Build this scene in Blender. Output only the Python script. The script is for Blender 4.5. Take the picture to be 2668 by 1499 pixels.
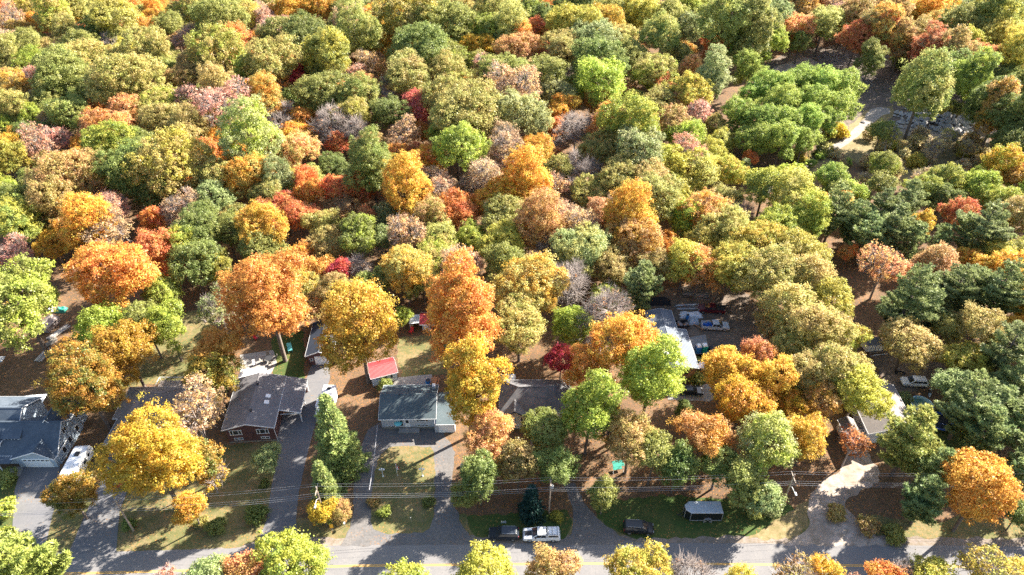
import bpy, bmesh, math, random
import numpy as np
from mathutils import Vector, Matrix

for o in list(bpy.data.objects): bpy.data.objects.remove(o)
sc = bpy.context.scene
col = sc.collection
R = math.radians

# ------------------------------------------------------------------ camera, sky, sun, exposure
CH, PITCH, FPX, IW, IH = 103.0, R(39.5), 1850.0, 2668.0, 1499.0
cam = bpy.data.cameras.new('camera'); co = bpy.data.objects.new('camera', cam); col.objects.link(co)
co.location = (0, 0, CH); co.rotation_euler = (R(90) - PITCH, 0, 0)
cam.sensor_width = 36; cam.lens = 36 * FPX / IW; cam.clip_end = 6000; cam.clip_start = 1
sc.camera = co
SUN_EL = R(30.0); SUN_AZ = math.atan2(0.83, 0.56)          # clockwise from +Y
w = bpy.data.worlds.new('World'); sc.world = w; w.use_nodes = True
wn = w.node_tree.nodes; sky = wn.new('ShaderNodeTexSky'); sky.sky_type = 'NISHITA'; sky.sun_disc = False
sky.sun_elevation = SUN_EL; sky.sun_rotation = SUN_AZ; sky.air_density = 1.0; sky.dust_density = 1.5; sky.ozone_density = 1.2
bg = wn['Background']; bg.inputs['Strength'].default_value = 0.07
w.node_tree.links.new(sky.outputs[0], bg.inputs['Color'])
sl = bpy.data.lights.new('sun', 'SUN'); sl.energy = 5.0; sl.angle = R(0.55); sl.color = (1.0, 0.93, 0.82)
so = bpy.data.objects.new('sun', sl); col.objects.link(so)
sdir = Vector((math.sin(SUN_AZ) * math.cos(SUN_EL), math.cos(SUN_AZ) * math.cos(SUN_EL), math.sin(SUN_EL)))
so.rotation_euler = (-sdir).to_track_quat('-Z', 'Y').to_euler(); so.location = (60, 60, 120)
sc.view_settings.view_transform = 'Standard'; sc.view_settings.look = 'None'
sc.view_settings.gamma = 1; sc.view_settings.use_curve_mapping = False
sc.view_settings.exposure = 2.5
cy = sc.cycles
cy.max_bounces = 5; cy.diffuse_bounces = 3; cy.glossy_bounces = 2; cy.transmission_bounces = 3; cy.transparent_max_bounces = 6
cy.caustics_reflective = False; cy.caustics_refractive = False
cy.volume_bounces = 1; cy.use_denoising = False; cy.use_adaptive_sampling = False

def P(px, py, z=0.0):
    """the point of the place at height z that the photograph shows at pixel px, py"""
    u = px - IW / 2; v = py - IH / 2
    y = FPX * math.cos(PITCH) - v * math.sin(PITCH); d = FPX * math.sin(PITCH) + v * math.cos(PITCH)
    t = (CH - z) / d
    return Vector((u * t, y * t, z))
def scale_at(p):
    return FPX / (p.y * math.cos(PITCH) + (CH - p.z) * math.sin(PITCH))
def to_px(p):
    dz = CH - p.z; fw = p.y * math.cos(PITCH) + dz * math.sin(PITCH); dn = -p.y * math.sin(PITCH) + dz * math.cos(PITCH)
    return (p.x * FPX / fw + IW / 2, dn * FPX / fw + IH / 2)

# ------------------------------------------------------------------ materials
MAT = {}
def mat(name, c, rough=0.7, c2=None, scale=3.0, bump=0.0, bscale=20.0, metal=0.0, spec=0.4, wave=None, fine=None):
    """plain surface with procedural mottling (c to c2), fine grain, optional ribs (wave = axis, pitch, depth)"""
    m = bpy.data.materials.new(name); m.use_nodes = True; nt = m.node_tree; n = nt.nodes; l = nt.links
    b = n['Principled BSDF']; b.inputs['Roughness'].default_value = rough; b.inputs['Metallic'].default_value = metal
    b.inputs['Specular IOR Level'].default_value = spec
    tc = n.new('ShaderNodeTexCoord')
    if c2 is None: c2 = tuple(x * 0.82 for x in c)
    nz = n.new('ShaderNodeTexNoise'); nz.inputs['Scale'].default_value = scale; nz.inputs['Detail'].default_value = 5
    nz.inputs['Roughness'].default_value = 0.65
    l.new(tc.outputs['Object'], nz.inputs['Vector'])
    rp = n.new('ShaderNodeValToRGB'); rp.color_ramp.elements[0].position = 0.35; rp.color_ramp.elements[1].position = 0.65
    rp.color_ramp.elements[0].color = (*c2, 1); rp.color_ramp.elements[1].color = (*c, 1)
    l.new(nz.outputs['Fac'], rp.inputs['Fac']); out = rp.outputs['Color']
    if fine:
        nf = n.new('ShaderNodeTexNoise'); nf.inputs['Scale'].default_value = fine[0]; nf.inputs['Detail'].default_value = 3
        l.new(tc.outputs['Object'], nf.inputs['Vector'])
        mr = n.new('ShaderNodeMapRange'); mr.inputs[1].default_value = 0.3; mr.inputs[2].default_value = 0.7
        mr.inputs[3].default_value = 1 - fine[1]; mr.inputs[4].default_value = 1 + fine[1]
        l.new(nf.outputs['Fac'], mr.inputs['Value'])
        mx = n.new('ShaderNodeMix'); mx.data_type = 'RGBA'; mx.blend_type = 'MULTIPLY'; mx.inputs['Factor'].default_value = 1
        l.new(out, mx.inputs['A']); l.new(mr.outputs[0], mx.inputs['B']); out = mx.outputs['Result']
    l.new(out, b.inputs['Base Color'])
    h = None
    if bump:
        nb = n.new('ShaderNodeTexNoise'); nb.inputs['Scale'].default_value = bscale; nb.inputs['Detail'].default_value = 4
        l.new(tc.outputs['Object'], nb.inputs['Vector']); h = nb.outputs['Fac']; d = bump
    if wave:
        wv = n.new('ShaderNodeTexWave'); wv.bands_direction = wave[0]; wv.inputs['Scale'].default_value = 0.314 / wave[1]
        wv.inputs['Distortion'].default_value = 0.0
        l.new(tc.outputs['Object'], wv.inputs['Vector']); h = wv.outputs['Fac']; d = wave[2]
    if h:
        bm = n.new('ShaderNodeBump'); bm.inputs['Distance'].default_value = d; bm.inputs['Strength'].default_value = 1
        l.new(h, bm.inputs['Height']); l.new(bm.outputs[0], b.inputs['Normal'])
    MAT[name] = m
    return m

def ground_mat(name, cols, s1=0.12, s2=1.2, speck=None, bump=0.06):
    """cols: three colours mixed by a broad and a fine noise; speck: (colour, amount) of scattered leaves"""
    m = bpy.data.materials.new(name); m.use_nodes = True; nt = m.node_tree; n = nt.nodes; l = nt.links
    b = n['Principled BSDF']; b.inputs['Roughness'].default_value = 0.95; b.inputs['Specular IOR Level'].default_value = 0.15
    g = n.new('ShaderNodeNewGeometry')
    def noise(s, det=6, ro=0.6):
        z = n.new('ShaderNodeTexNoise'); z.inputs['Scale'].default_value = s; z.inputs['Detail'].default_value = det
        z.inputs['Roughness'].default_value = ro; l.new(g.outputs['Position'], z.inputs['Vector']); return z.outputs['Fac']
    def ramp(f, a, c):
        r = n.new('ShaderNodeMapRange'); r.inputs[1].default_value = a; r.inputs[2].default_value = c; l.new(f, r.inputs['Value']); return r.outputs[0]
    def mix(f, a, c):
        x = n.new('ShaderNodeMix'); x.data_type = 'RGBA'; l.new(f, x.inputs['Factor'])
        for k, vv in (('A', a), ('B', c)):
            if isinstance(vv, tuple): x.inputs[k].default_value = (*vv, 1)
            else: l.new(vv, x.inputs[k])
        return x.outputs['Result']
    c = mix(ramp(noise(s1), 0.4, 0.6), cols[0], cols[1])
    c = mix(ramp(noise(s2, 8, 0.7), 0.42, 0.66), c, cols[2])
    if speck:
        v = n.new('ShaderNodeTexVoronoi'); v.inputs['Scale'].default_value = 2.6; l.new(g.outputs['Position'], v.inputs['Vector'])
        k = n.new('ShaderNodeMath'); k.operation = 'LESS_THAN'; k.inputs[1].default_value = 0.26; l.new(v.outputs['Distance'], k.inputs[0])
        k2 = n.new('ShaderNodeMath'); k2.operation = 'MULTIPLY'; l.new(k.outputs[0], k2.inputs[0]); l.new(ramp(noise(0.25), 0.5 - speck[1] * .25, 0.62 - speck[1] * .12), k2.inputs[1])
        c = mix(k2.outputs[0], c, speck[0])
    l.new(c, b.inputs['Base Color'])
    bp = n.new('ShaderNodeBump'); bp.inputs['Distance'].default_value = bump; l.new(noise(5.0, 6, 0.7), bp.inputs['Height']); l.new(bp.outputs[0], b.inputs['Normal'])
    MAT[name] = m; return m

ground_mat('leaf_litter', [(0.135, 0.082, 0.052), (0.20, 0.118, 0.068), (0.095, 0.072, 0.038)], speck=((0.32, 0.14, 0.04), 0.9), bump=0.12)
ground_mat('lawn_grass', [(0.125, 0.12, 0.05), (0.21, 0.155, 0.08), (0.09, 0.10, 0.035)], s1=0.22, speck=((0.30, 0.15, 0.05), 0.6))
ground_mat('green_grass', [(0.050, 0.085, 0.022), (0.085, 0.095, 0.03), (0.045, 0.07, 0.02)], s1=0.22, speck=((0.28, 0.15, 0.05), 0.3))
ground_mat('dry_grass', [(0.25, 0.19, 0.10), (0.20, 0.15, 0.075), (0.14, 0.12, 0.05)], s1=0.3)
ground_mat('asphalt', [(0.165, 0.158, 0.158), (0.19, 0.18, 0.175), (0.15, 0.145, 0.145)], s1=0.35, s2=3.0, bump=0.01)
ground_mat('drive_asphalt', [(0.135, 0.133, 0.14), (0.16, 0.155, 0.155), (0.12, 0.12, 0.125)], s1=0.25, s2=2.2, speck=((0.22, 0.14, 0.08), 0.0), bump=0.01)
ground_mat('dark_gravel', [(0.13, 0.125, 0.125), (0.17, 0.155, 0.145), (0.10, 0.095, 0.09)], s1=0.3, s2=2.5, speck=((0.24, 0.14, 0.08), 0.2), bump=0.03)
ground_mat('shoulder_gravel', [(0.24, 0.195, 0.165), (0.19, 0.16, 0.14), (0.15, 0.12, 0.08)], s1=0.4, s2=1.6, bump=0.04)
ground_mat('pale_dirt', [(0.40, 0.33, 0.28), (0.27, 0.22, 0.18), (0.20, 0.16, 0.12)], s1=0.2, s2=0.9, bump=0.04)
ground_mat('yard_dirt', [(0.16, 0.125, 0.10), (0.22, 0.17, 0.13), (0.10, 0.08, 0.06)], s1=0.25, s2=1.2, speck=((0.25, 0.13, 0.06), 0.4), bump=0.05)
ground_mat('track_gravel', [(0.30, 0.27, 0.24), (0.25, 0.22, 0.19), (0.20, 0.17, 0.14)], s1=0.5, s2=1.2, bump=0.03)
ground_mat('quarry_dirt', [(0.13, 0.10, 0.085), (0.20, 0.15, 0.12), (0.07, 0.065, 0.04)], s1=0.12, s2=0.7, bump=0.15)
ground_mat('concrete', [(0.33, 0.31, 0.29), (0.27, 0.255, 0.24), (0.22, 0.2, 0.18)], s1=0.4, s2=2.0, bump=0.005)

sh = dict(rough=0.9, spec=0.2, scale=0.7, fine=(9, 0.28), bump=0.015, bscale=14)
mat('shingle_grey', (0.17, 0.16, 0.165), c2=(0.135, 0.13, 0.135), **sh)
mat('shingle_slate', (0.085, 0.105, 0.13), c2=(0.06, 0.078, 0.10), **sh)
mat('shingle_teal', (0.10, 0.125, 0.135), c2=(0.075, 0.10, 0.11), **sh)
mat('shingle_navy', (0.045, 0.055, 0.075), c2=(0.035, 0.042, 0.06), **sh)
mat('shingle_taupe', (0.20, 0.175, 0.165), c2=(0.16, 0.142, 0.135), **sh)
mat('shingle_pale', (0.38, 0.36, 0.34), c2=(0.31, 0.29, 0.27), **sh)
mat('shingle_charcoal', (0.15, 0.145, 0.145), c2=(0.09, 0.09, 0.095), **sh)
mat('metal_roof', (0.085, 0.105, 0.135), rough=0.75, c2=(0.07, 0.085, 0.11), scale=0.5, wave=('X', 0.3, 0.02), spec=0.5)
mat('red_metal', (0.42, 0.045, 0.05), rough=0.45, c2=(0.33, 0.035, 0.04), scale=0.8, wave=('X', 0.22, 0.03))
mat('white_paint', (0.78, 0.78, 0.77), rough=0.55, c2=(0.7, 0.7, 0.69), scale=1.5)
mat('siding_grey', (0.46, 0.47, 0.50), rough=0.6, scale=1.0, wave=('Z', 0.2, 0.012))
mat('siding_blue', (0.36, 0.43, 0.50), rough=0.6, scale=1.0, wave=('Z', 0.2, 0.012))
mat('siding_cream', (0.62, 0.56, 0.48), rough=0.6, scale=1.0, wave=('Z', 0.2, 0.012))
mat('siding_white', (0.68, 0.69, 0.71), rough=0.6, scale=1.0, wave=('Z', 0.2, 0.012))
mat('brick_brown', (0.115, 0.055, 0.05), rough=0.9, c2=(0.085, 0.04, 0.038), scale=2, fine=(6, 0.25))
mat('brick_tan', (0.44, 0.24, 0.13), rough=0.9, c2=(0.36, 0.19, 0.10), scale=2, fine=(6, 0.2))
mat('stone_grey', (0.25, 0.22, 0.18), rough=0.9, c2=(0.14, 0.13, 0.11), scale=3)
mat('glass', (0.02, 0.025, 0.03), rough=0.06, c2=(0.035, 0.04, 0.045), scale=0.6, spec=0.7)
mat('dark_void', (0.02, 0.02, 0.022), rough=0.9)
mat('bark', (0.16, 0.125, 0.10), rough=0.95, c2=(0.09, 0.07, 0.058), scale=2.5, bump=0.03, bscale=9)
mat('pale_bark', (0.34, 0.29, 0.26), rough=0.95, c2=(0.22, 0.18, 0.16), scale=2.0)
mat('pole_wood', (0.36, 0.29, 0.23), rough=0.9, c2=(0.25, 0.2, 0.16), scale=1.2)
mat('weathered_wood', (0.34, 0.29, 0.25), rough=0.9, c2=(0.2, 0.16, 0.14), scale=2)
mat('new_wood', (0.46, 0.22, 0.10), rough=0.8, c2=(0.36, 0.16, 0.07), scale=2)
mat('galvanised', (0.5, 0.52, 0.55), rough=0.4, metal=0.6, scale=2)
mat('wire', (0.35, 0.35, 0.36), rough=0.5)
mat('tyre', (0.025, 0.025, 0.027), rough=0.85)
mat('rim', (0.55, 0.55, 0.57), rough=0.35, metal=0.7)
mat('black_plastic', (0.03, 0.03, 0.033), rough=0.6)
mat('lens_red', (0.35, 0.01, 0.01), rough=0.2); mat('lens_white', (0.75, 0.75, 0.72), rough=0.15)
mat('orange_lens', (0.7, 0.22, 0.02), rough=0.3)
for nm, c in (('paint_white', (0.75, 0.76, 0.78)), ('paint_black', (0.012, 0.013, 0.016)), ('paint_silver', (0.5, 0.51, 0.53)),
              ('paint_maroon', (0.10, 0.012, 0.02)), ('paint_navy', (0.02, 0.025, 0.035)), ('paint_red', (0.22, 0.02, 0.02))):
    mat(nm, c, rough=0.25, c2=tuple(x * 0.93 for x in c), scale=1.0, spec=0.6)
mat('trailer_skin', (0.80, 0.80, 0.79), rough=0.4, c2=(0.72, 0.72, 0.71), scale=0.8)
mat('trailer_roof', (0.42, 0.44, 0.46), rough=0.6, c2=(0.33, 0.36, 0.38), scale=0.9, fine=(6, 0.15))
mat('tarp_white', (0.72, 0.74, 0.76), rough=0.6, c2=(0.6, 0.63, 0.66), scale=1.3)
mat('tarp_blue', (0.03, 0.14, 0.55), rough=0.45, c2=(0.02, 0.10, 0.42), scale=2)
mat('tarp_green', (0.02, 0.24, 0.18), rough=0.5, c2=(0.015, 0.17, 0.13), scale=2)
mat('tarp_tan', (0.30, 0.25, 0.23), rough=0.8, c2=(0.22, 0.18, 0.165), scale=1.5)
mat('plastic_blue', (0.03, 0.20, 0.55), rough=0.4); mat('plastic_green', (0.02, 0.36, 0.28), rough=0.4)
mat('plastic_teal', (0.16, 0.55, 0.55), rough=0.5); mat('plastic_red', (0.55, 0.03, 0.04), rough=0.45)
mat('pool_wall', (0.03, 0.17, 0.48), rough=0.45, c2=(0.025, 0.14, 0.4)); mat('pool_liner', (0.42, 0.62, 0.72), rough=0.5)
mat('pool_water', (0.10, 0.20, 0.13), rough=0.12, c2=(0.26, 0.34, 0.28), scale=0.9, spec=0.6)
mat('trampoline_mat', (0.02, 0.022, 0.03), rough=0.8); mat('trampoline_pad', (0.02, 0.08, 0.28), rough=0.5)
mat('sign_yellow', (0.75, 0.40, 0.02), rough=0.4); mat('line_yellow', (0.62, 0.36, 0.06), rough=0.7, c2=(0.5, 0.28, 0.05), scale=3)
mat('flag_red', (0.55, 0.02, 0.03), rough=0.8); mat('rock', (0.40, 0.38, 0.37), rough=0.95, c2=(0.24, 0.22, 0.21), scale=1.5)
mat('globe', (0.85, 0.85, 0.85), rough=0.3)

def leaf_material(name, transl=0.42):
    m = bpy.data.materials.new(name); m.use_nodes = True; nt = m.node_tree; n = nt.nodes; l = nt.links
    n.remove(n['Principled BSDF']); out = n['Material Output']
    oi = n.new('ShaderNodeObjectInfo')
    tint = n.new('ShaderNodeAttribute'); tint.attribute_type = 'OBJECT'; tint.attribute_name = 'second_colour'
    rnd = n.new('ShaderNodeAttribute'); rnd.attribute_name = 'leaf_random'
    tuf = n.new('ShaderNodeAttribute'); tuf.attribute_name = 'tuft_random'
    tc = n.new('ShaderNodeTexCoord'); nz = n.new('ShaderNodeTexNoise'); nz.inputs['Scale'].default_value = 0.28; nz.inputs['Detail'].default_value = 2
    nz.noise_dimensions = '4D'
    mw = n.new('ShaderNodeMath'); mw.operation = 'MULTIPLY'; mw.inputs[1].default_value = 60; l.new(oi.outputs['Random'], mw.inputs[0]); l.new(mw.outputs[0], nz.inputs['W'])
    l.new(tc.outputs['Object'], nz.inputs['Vector'])
    a = n.new('ShaderNodeMath'); a.operation = 'MULTIPLY_ADD'; a.inputs[1].default_value = 0.30; l.new(tuf.outputs['Fac'], a.inputs[0]); l.new(nz.outputs['Fac'], a.inputs[2])
    mr = n.new('ShaderNodeMapRange'); mr.inputs[1].default_value = 0.52; mr.inputs[2].default_value = 0.84; l.new(a.outputs[0], mr.inputs['Value'])
    mx = n.new('ShaderNodeMix'); mx.data_type = 'RGBA'; l.new(mr.outputs[0], mx.inputs['Factor']); l.new(oi.outputs['Color'], mx.inputs['A']); l.new(tint.outputs['Color'], mx.inputs['B'])
    hs = n.new('ShaderNodeHueSaturation'); l.new(mx.outputs['Result'], hs.inputs['Color'])
    hv = n.new('ShaderNodeMapRange'); hv.inputs[3].default_value = 0.65; hv.inputs[4].default_value = 1.4; l.new(rnd.outputs['Fac'], hv.inputs['Value']); l.new(hv.outputs[0], hs.inputs['Value'])
    hh = n.new('ShaderNodeMapRange'); hh.inputs[3].default_value = 0.485; hh.inputs[4].default_value = 0.515; l.new(tuf.outputs['Fac'], hh.inputs['Value']); l.new(hh.outputs[0], hs.inputs['Hue'])
    d = n.new('ShaderNodeBsdfDiffuse'); t = n.new('ShaderNodeBsdfTranslucent'); g = n.new('ShaderNodeBsdfGlossy'); g.inputs['Roughness'].default_value = 0.45
    l.new(hs.outputs[0], d.inputs['Color'])
    tg = n.new('ShaderNodeGamma'); tg.inputs['Gamma'].default_value = 0.82; l.new(hs.outputs[0], tg.inputs['Color']); l.new(tg.outputs[0], t.inputs['Color'])
    m1 = n.new('ShaderNodeMixShader'); m1.inputs[0].default_value = transl; l.new(d.outputs[0], m1.inputs[1]); l.new(t.outputs[0], m1.inputs[2])
    m2 = n.new('ShaderNodeMixShader'); m2.inputs[0].default_value = 0.02; l.new(m1.outputs[0], m2.inputs[1]); l.new(g.outputs[0], m2.inputs[2])
    l.new(m2.outputs[0], out.inputs['Surface']); MAT[name] = m; return m
leaf_material('leaves', 0.48); leaf_material('needles', 0.34)

# ------------------------------------------------------------------ mesh helpers
class MB:
    def __init__(s): s.v = []; s.f = []
    def poly(s, pts):
        i = len(s.v); s.v += [tuple(p) for p in pts]; s.f.append(list(range(i, i + len(pts)))); return s
    def box(s, x0, x1, y0, y1, z0, z1):
        i = len(s.v); s.v += [(x, y, z) for z in (z0, z1) for x, y in ((x0, y0), (x1, y0), (x1, y1), (x0, y1))]
        s.f += [[i + k for k in q] for q in ((3, 2, 1, 0), (4, 5, 6, 7), (0, 1, 5, 4), (1, 2, 6, 5), (2, 3, 7, 6), (3, 0, 4, 7))]; return s
    def hexa(s, a, b):
        """a, b: four points each (bottom and top rings)"""
        i = len(s.v); s.v += [tuple(p) for p in a] + [tuple(p) for p in b]
        s.f += [[i + k for k in q] for q in ((3, 2, 1, 0), (4, 5, 6, 7), (0, 1, 5, 4), (1, 2, 6, 5), (2, 3, 7, 6), (3, 0, 4, 7))]; return s
    def slab(s, pts, t):
        """flat polygon made t thick, downwards along its normal"""
        p = [Vector(q) for q in pts]; nn = (p[1] - p[0]).cross(p[2] - p[0]).normalized()
        if nn.z < 0: p.reverse(); nn = -nn
        i = len(s.v); k = len(p); s.v += [tuple(q) for q in p] + [tuple(q - nn * t) for q in p]
        s.f.append(list(range(i, i + k))); s.f.append(list(range(i + 2 * k - 1, i + k - 1, -1)))
        for j in range(k): s.f.append([i + (j + 1) % k, i + j, i + k + j, i + k + (j + 1) % k])
        return s
    def prism(s, pts, y0, y1):
        """outline in x, z drawn out from y0 to y1"""
        i = len(s.v); k = len(pts); s.v += [(x, y0, z) for x, z in pts] + [(x, y1, z) for x, z in pts]
        s.f.append(list(range(i, i + k))); s.f.append(list(range(i + 2 * k - 1, i + k - 1, -1)))
        for j in range(k): s.f.append([i + (j + 1) % k, i + j, i + k + j, i + k + (j + 1) % k])
        return s
    def tube(s, pts, rad, n=6, cap=True):
        pts = [Vector(p) for p in pts]; i = len(s.v)
        for k, p in enumerate(pts):
            d = (pts[min(k + 1, len(pts) - 1)] - pts[max(k - 1, 0)]).normalized()
            a = d.cross(Vector((0.31, 0.95, 0.11))).normalized(); b = d.cross(a)
            r = rad[k] if isinstance(rad, (list, tuple)) else rad
            s.v += [tuple(p + (a * math.cos(2 * math.pi * j / n) + b * math.sin(2 * math.pi * j / n)) * r) for j in range(n)]
        for k in range(len(pts) - 1):
            for j in range(n):
                q = i + k * n
                s.f.append([q + j, q + (j + 1) % n, q + n + (j + 1) % n, q + n + j])
        if cap: s.f.append([i + j for j in range(n)][::-1]); s.f.append([i + (len(pts) - 1) * n + j for j in range(n)])
        return s
    def lathe(s, prof, c=(0, 0, 0), n=24, axis='Z', close=False):
        """prof: (radius, height) pairs turned about the axis through c"""
        i = len(s.v)
        for r, h in prof:
            for j in range(n):
                a = 2 * math.pi * j / n
                q = (r * math.cos(a), r * math.sin(a), h) if axis == 'Z' else (r * math.cos(a), h, r * math.sin(a))
                s.v.append((c[0] + q[0], c[1] + q[1], c[2] + q[2]))
        m = len(prof)
        for k in range(m - 1 if not close else m):
            for j in range(n):
                a, b = i + k * n, i + ((k + 1) % m) * n
                s.f.append([a + j, a + (j + 1) % n, b + (j + 1) % n, b + j])
        return s
    def build(s, name, m, parent=None, bevel=0.0, smooth=False, loc=None):
        me = bpy.data.meshes.new(name); me.from_pydata(s.v, [], s.f); 
        bm = bmesh.new(); bm.from_mesh(me); bmesh.ops.recalc_face_normals(bm, faces=bm.faces)
        if bevel:
            ed = [e for e in bm.edges if len(e.link_faces) == 2 and e.calc_face_angle(0) > 0.5]
            bmesh.ops.bevel(bm, geom=ed, offset=bevel, segments=2, affect='EDGES', clamp_overlap=True)
        bm.to_mesh(me); bm.free()
        if smooth: me.polygons.foreach_set('use_smooth', [True] * len(me.polygons))
        me.materials.append(MAT[m] if isinstance(m, str) else m)
        o = bpy.data.objects.new(name, me); col.objects.link(o)
        if parent: o.parent = parent
        if loc is not None: o.location = loc
        return o
def tag(o, label, cat, group=None):
    o['label'] = label; o['category'] = cat
    if group: o['group'] = group
    return o
def thing(name, label, cat, loc=(0, 0, 0), rz=0.0, group=None):
    o = bpy.data.objects.new(name, None); col.objects.link(o); o.empty_display_size = 0.3
    o.location = loc; o.rotation_euler = (0, 0, R(rz)); return tag(o, label, cat, group)
def copy_tree(o, parent=None):
    c = o.copy(); col.objects.link(c); c.parent = parent
    for ch in o.children: copy_tree(ch, c)
    return c

# ------------------------------------------------------------------ the ground
rg = random.Random(5)
def wobble_outline(pts, step, amp, seed):
    rr = random.Random(seed); out = []
    for a, b in zip(pts, pts[1:] + pts[:1]):
        n = max(1, int((b - a).length / step)); d = (b - a)
        nr = Vector((-d.y, d.x, 0)).normalized() if d.length else Vector()
        for k in range(n): out.append(a + d * (k / n) + nr * rr.uniform(-amp, amp))
    return out
def sheet(name, pts, z, m, amp=0.18, step=0.7, seed=1, parent=None):
    v = wobble_outline([Vector((p.x, p.y, 0)) for p in pts], step, amp, seed) if amp else pts
    me = bpy.data.meshes.new(name); bm = bmesh.new()
    f = bm.faces.new([bm.verts.new((p.x, p.y, z)) for p in v]); f.normal_update()
    if f.normal.z < 0: f.normal_flip()
    bmesh.ops.triangulate(bm, faces=[f]); bm.to_mesh(me); bm.free()
    me.materials.append(MAT[m]); o = bpy.data.objects.new(name, me); col.objects.link(o); o['kind'] = 'structure'
    return o
def px(*pts): return [P(x, y) for x, y in pts]
g = MB().poly([(-1500, -1000, 0), (1500, -1000, 0), (1500, 2000, 0), (-1500, 2000, 0)]).build('ground', 'leaf_litter'); g['kind'] = 'structure'
RC = [(-400, 54), (-150, 55), (-90, 55.6), (-60.8, 56.2), (-24.6, 57.3), (10.8, 57.7), (32, 57.6), (66, 57.2), (120, 56.6), (400, 55)]
def road_band(a, b): return [Vector((x, y + a, 0)) for x, y in RC] + [Vector((x, y + b, 0)) for x, y in reversed(RC)]
sheet('verge', road_band(-8, 8.5), 0.004, 'lawn_grass', amp=0.9, step=2.0)
sheet('road_shoulder', road_band(-5.2, 5.0), 0.008, 'shoulder_gravel', amp=0.35, step=1.2)
sheet('road', road_band(-3.55, 3.55), 0.024, 'asphalt', amp=0.06, step=1.5)
sheet('road_centre_line', road_band(-0.17, -0.05), 0.028, 'line_yellow', amp=0.0)
sheet('road_centre_line', road_band(0.05, 0.17), 0.028, 'line_yellow', amp=0.0)
def edge_px(n, pts, z, m, **k): return sheet(n, px(*pts), z, m, **k)
edge_px('lawn', [(160, 1235), (285, 1190), (270, 1238), (240, 1303), (207, 1376), (178, 1441), (118, 1436), (140, 1330)], 0.012, 'lawn_grass')
edge_px('lawn', [(-40, 1225), (62, 1225), (42, 1290), (35, 1375), (8, 1445), (-60, 1455)], 0.012, 'green_grass')
edge_px('lawn', [(318, 1190), (560, 1160), (720, 1150), (715, 1230), (705, 1283), (699, 1332), (674, 1410), (600, 1430), (303, 1440), (312, 1331), (333, 1276)], 0.012, 'lawn_grass', amp=0.3)
edge_px('lawn', [(710, 880), (790, 860), (795, 985), (790, 1000), (715, 975), (705, 940)], 0.012, 'green_grass', amp=0.3)
edge_px('lawn', [(400, 830), (560, 800), (570, 900), (480, 990), (330, 1010), (370, 900)], 0.012, 'lawn_grass', amp=0.3)
edge_px('lawn', [(1040, 880), (1150, 870), (1180, 930), (1170, 975), (1050, 985), (1035, 930)], 0.012, 'lawn_grass', amp=0.3)
edge_px('lawn', [(1215, 1345), (1480, 1330), (1495, 1365), (1470, 1408), (1235, 1398)], 0.012, 'green_grass', amp=0.3)
edge_px('lawn', [(1535, 1310), (1740, 1290), (2050, 1310), (2090, 1350), (2080, 1392), (1660, 1404), (1575, 1368)], 0.012, 'green_grass', amp=0.3)
edge_px('lawn', [(2110, 1300), (2100, 1380), (2060, 1405), (1950, 1405), (2010, 1360)], 0.016, 'dry_grass', amp=0.3)
edge_px('lawn', [(2330, 1090), (2480, 1060), (2560, 1160), (2480, 1240), (2330, 1200)], 0.012, 'green_grass', amp=0.3)
edge_px('lawn', [(1805, 925), (1870, 918), (1870, 985), (1835, 1000), (1830, 1030), (1810, 1030)], 0.012, 'green_grass')
edge_px('driveway', [(58, 1208), (157, 1208), (153, 1255), (140, 1330), (118, 1428), (80, 1450), (-20, 1462), (8, 1442), (33, 1375), (38, 1280), (52, 1230)], 0.030, 'drive_asphalt', amp=0.04)
edge_px('driveway', [(283, 1180), (318, 1180), (321, 1221), (333, 1276), (312, 1331), (303, 1440), (179, 1445), (207, 1376), (241, 1303), (269, 1238), (281, 1200)], 0.030, 'drive_asphalt', amp=0.05)
edge_px('driveway', [(823, 940), (857, 940), (861, 984), (852, 1010), (842, 1060), (822, 1106), (805, 1168), (792, 1221), (777, 1293), (772, 1345), (773, 1378), (790, 1424), (640, 1434), (674, 1407), (690, 1369), (699, 1332), (705, 1283), (715, 1229), (726, 1189), (720, 1137), (724, 1085), (770, 1062), (788, 1034), (796, 994), (809, 957)], 0.030, 'drive_asphalt', amp=0.05)
edge_px('driveway', [(985, 1100), (1150, 1118), (1170, 1150), (1187, 1180), (1180, 1240), (1177, 1292), (1187, 1325), (1206, 1375), (1240, 1418), (890, 1424), (907, 1387), (920, 1346), (922, 1296), (926, 1221), (945, 1150), (960, 1120)], 0.030, 'dark_gravel', amp=0.2)
edge_px('lawn_island', [(999, 1176), (1016, 1167), (1045, 1162), (1120, 1165), (1130, 1176), (1133, 1221), (1133, 1304), (1131, 1346), (1121, 1377), (1102, 1389), (999, 1391), (974, 1379), (967, 1356), (970, 1294), (972, 1252), (984, 1200)], 0.034, 'lawn_grass', amp=0.16)
edge_px('driveway', [(1465, 1262), (1498, 1258), (1504, 1276), (1530, 1322), (1572, 1365), (1613, 1394), (1668, 1421), (1430, 1421), (1486, 1398), (1495, 1365), (1493, 1332), (1475, 1278)], 0.030, 'dark_gravel', amp=0.14)
edge_px('driveway', [(2200, 1195), (2260, 1180), (2290, 1224), (2292, 1253), (2206, 1303), (2204, 1323), (2237, 1356), (2298, 1407), (2330, 1422), (2040, 1422), (2082, 1398), (2105, 1376), (2107, 1324), (2105, 1303), (2144, 1252), (2190, 1228)], 0.030, 'pale_dirt', amp=0.25)
edge_px('yard', [(1690, 800), (1740, 752), (1830, 740), (1920, 735), (1965, 790), (2000, 880), (1960, 950), (1860, 935), (1800, 925), (1770, 870)], 0.012, 'yard_dirt', amp=0.35)
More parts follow.
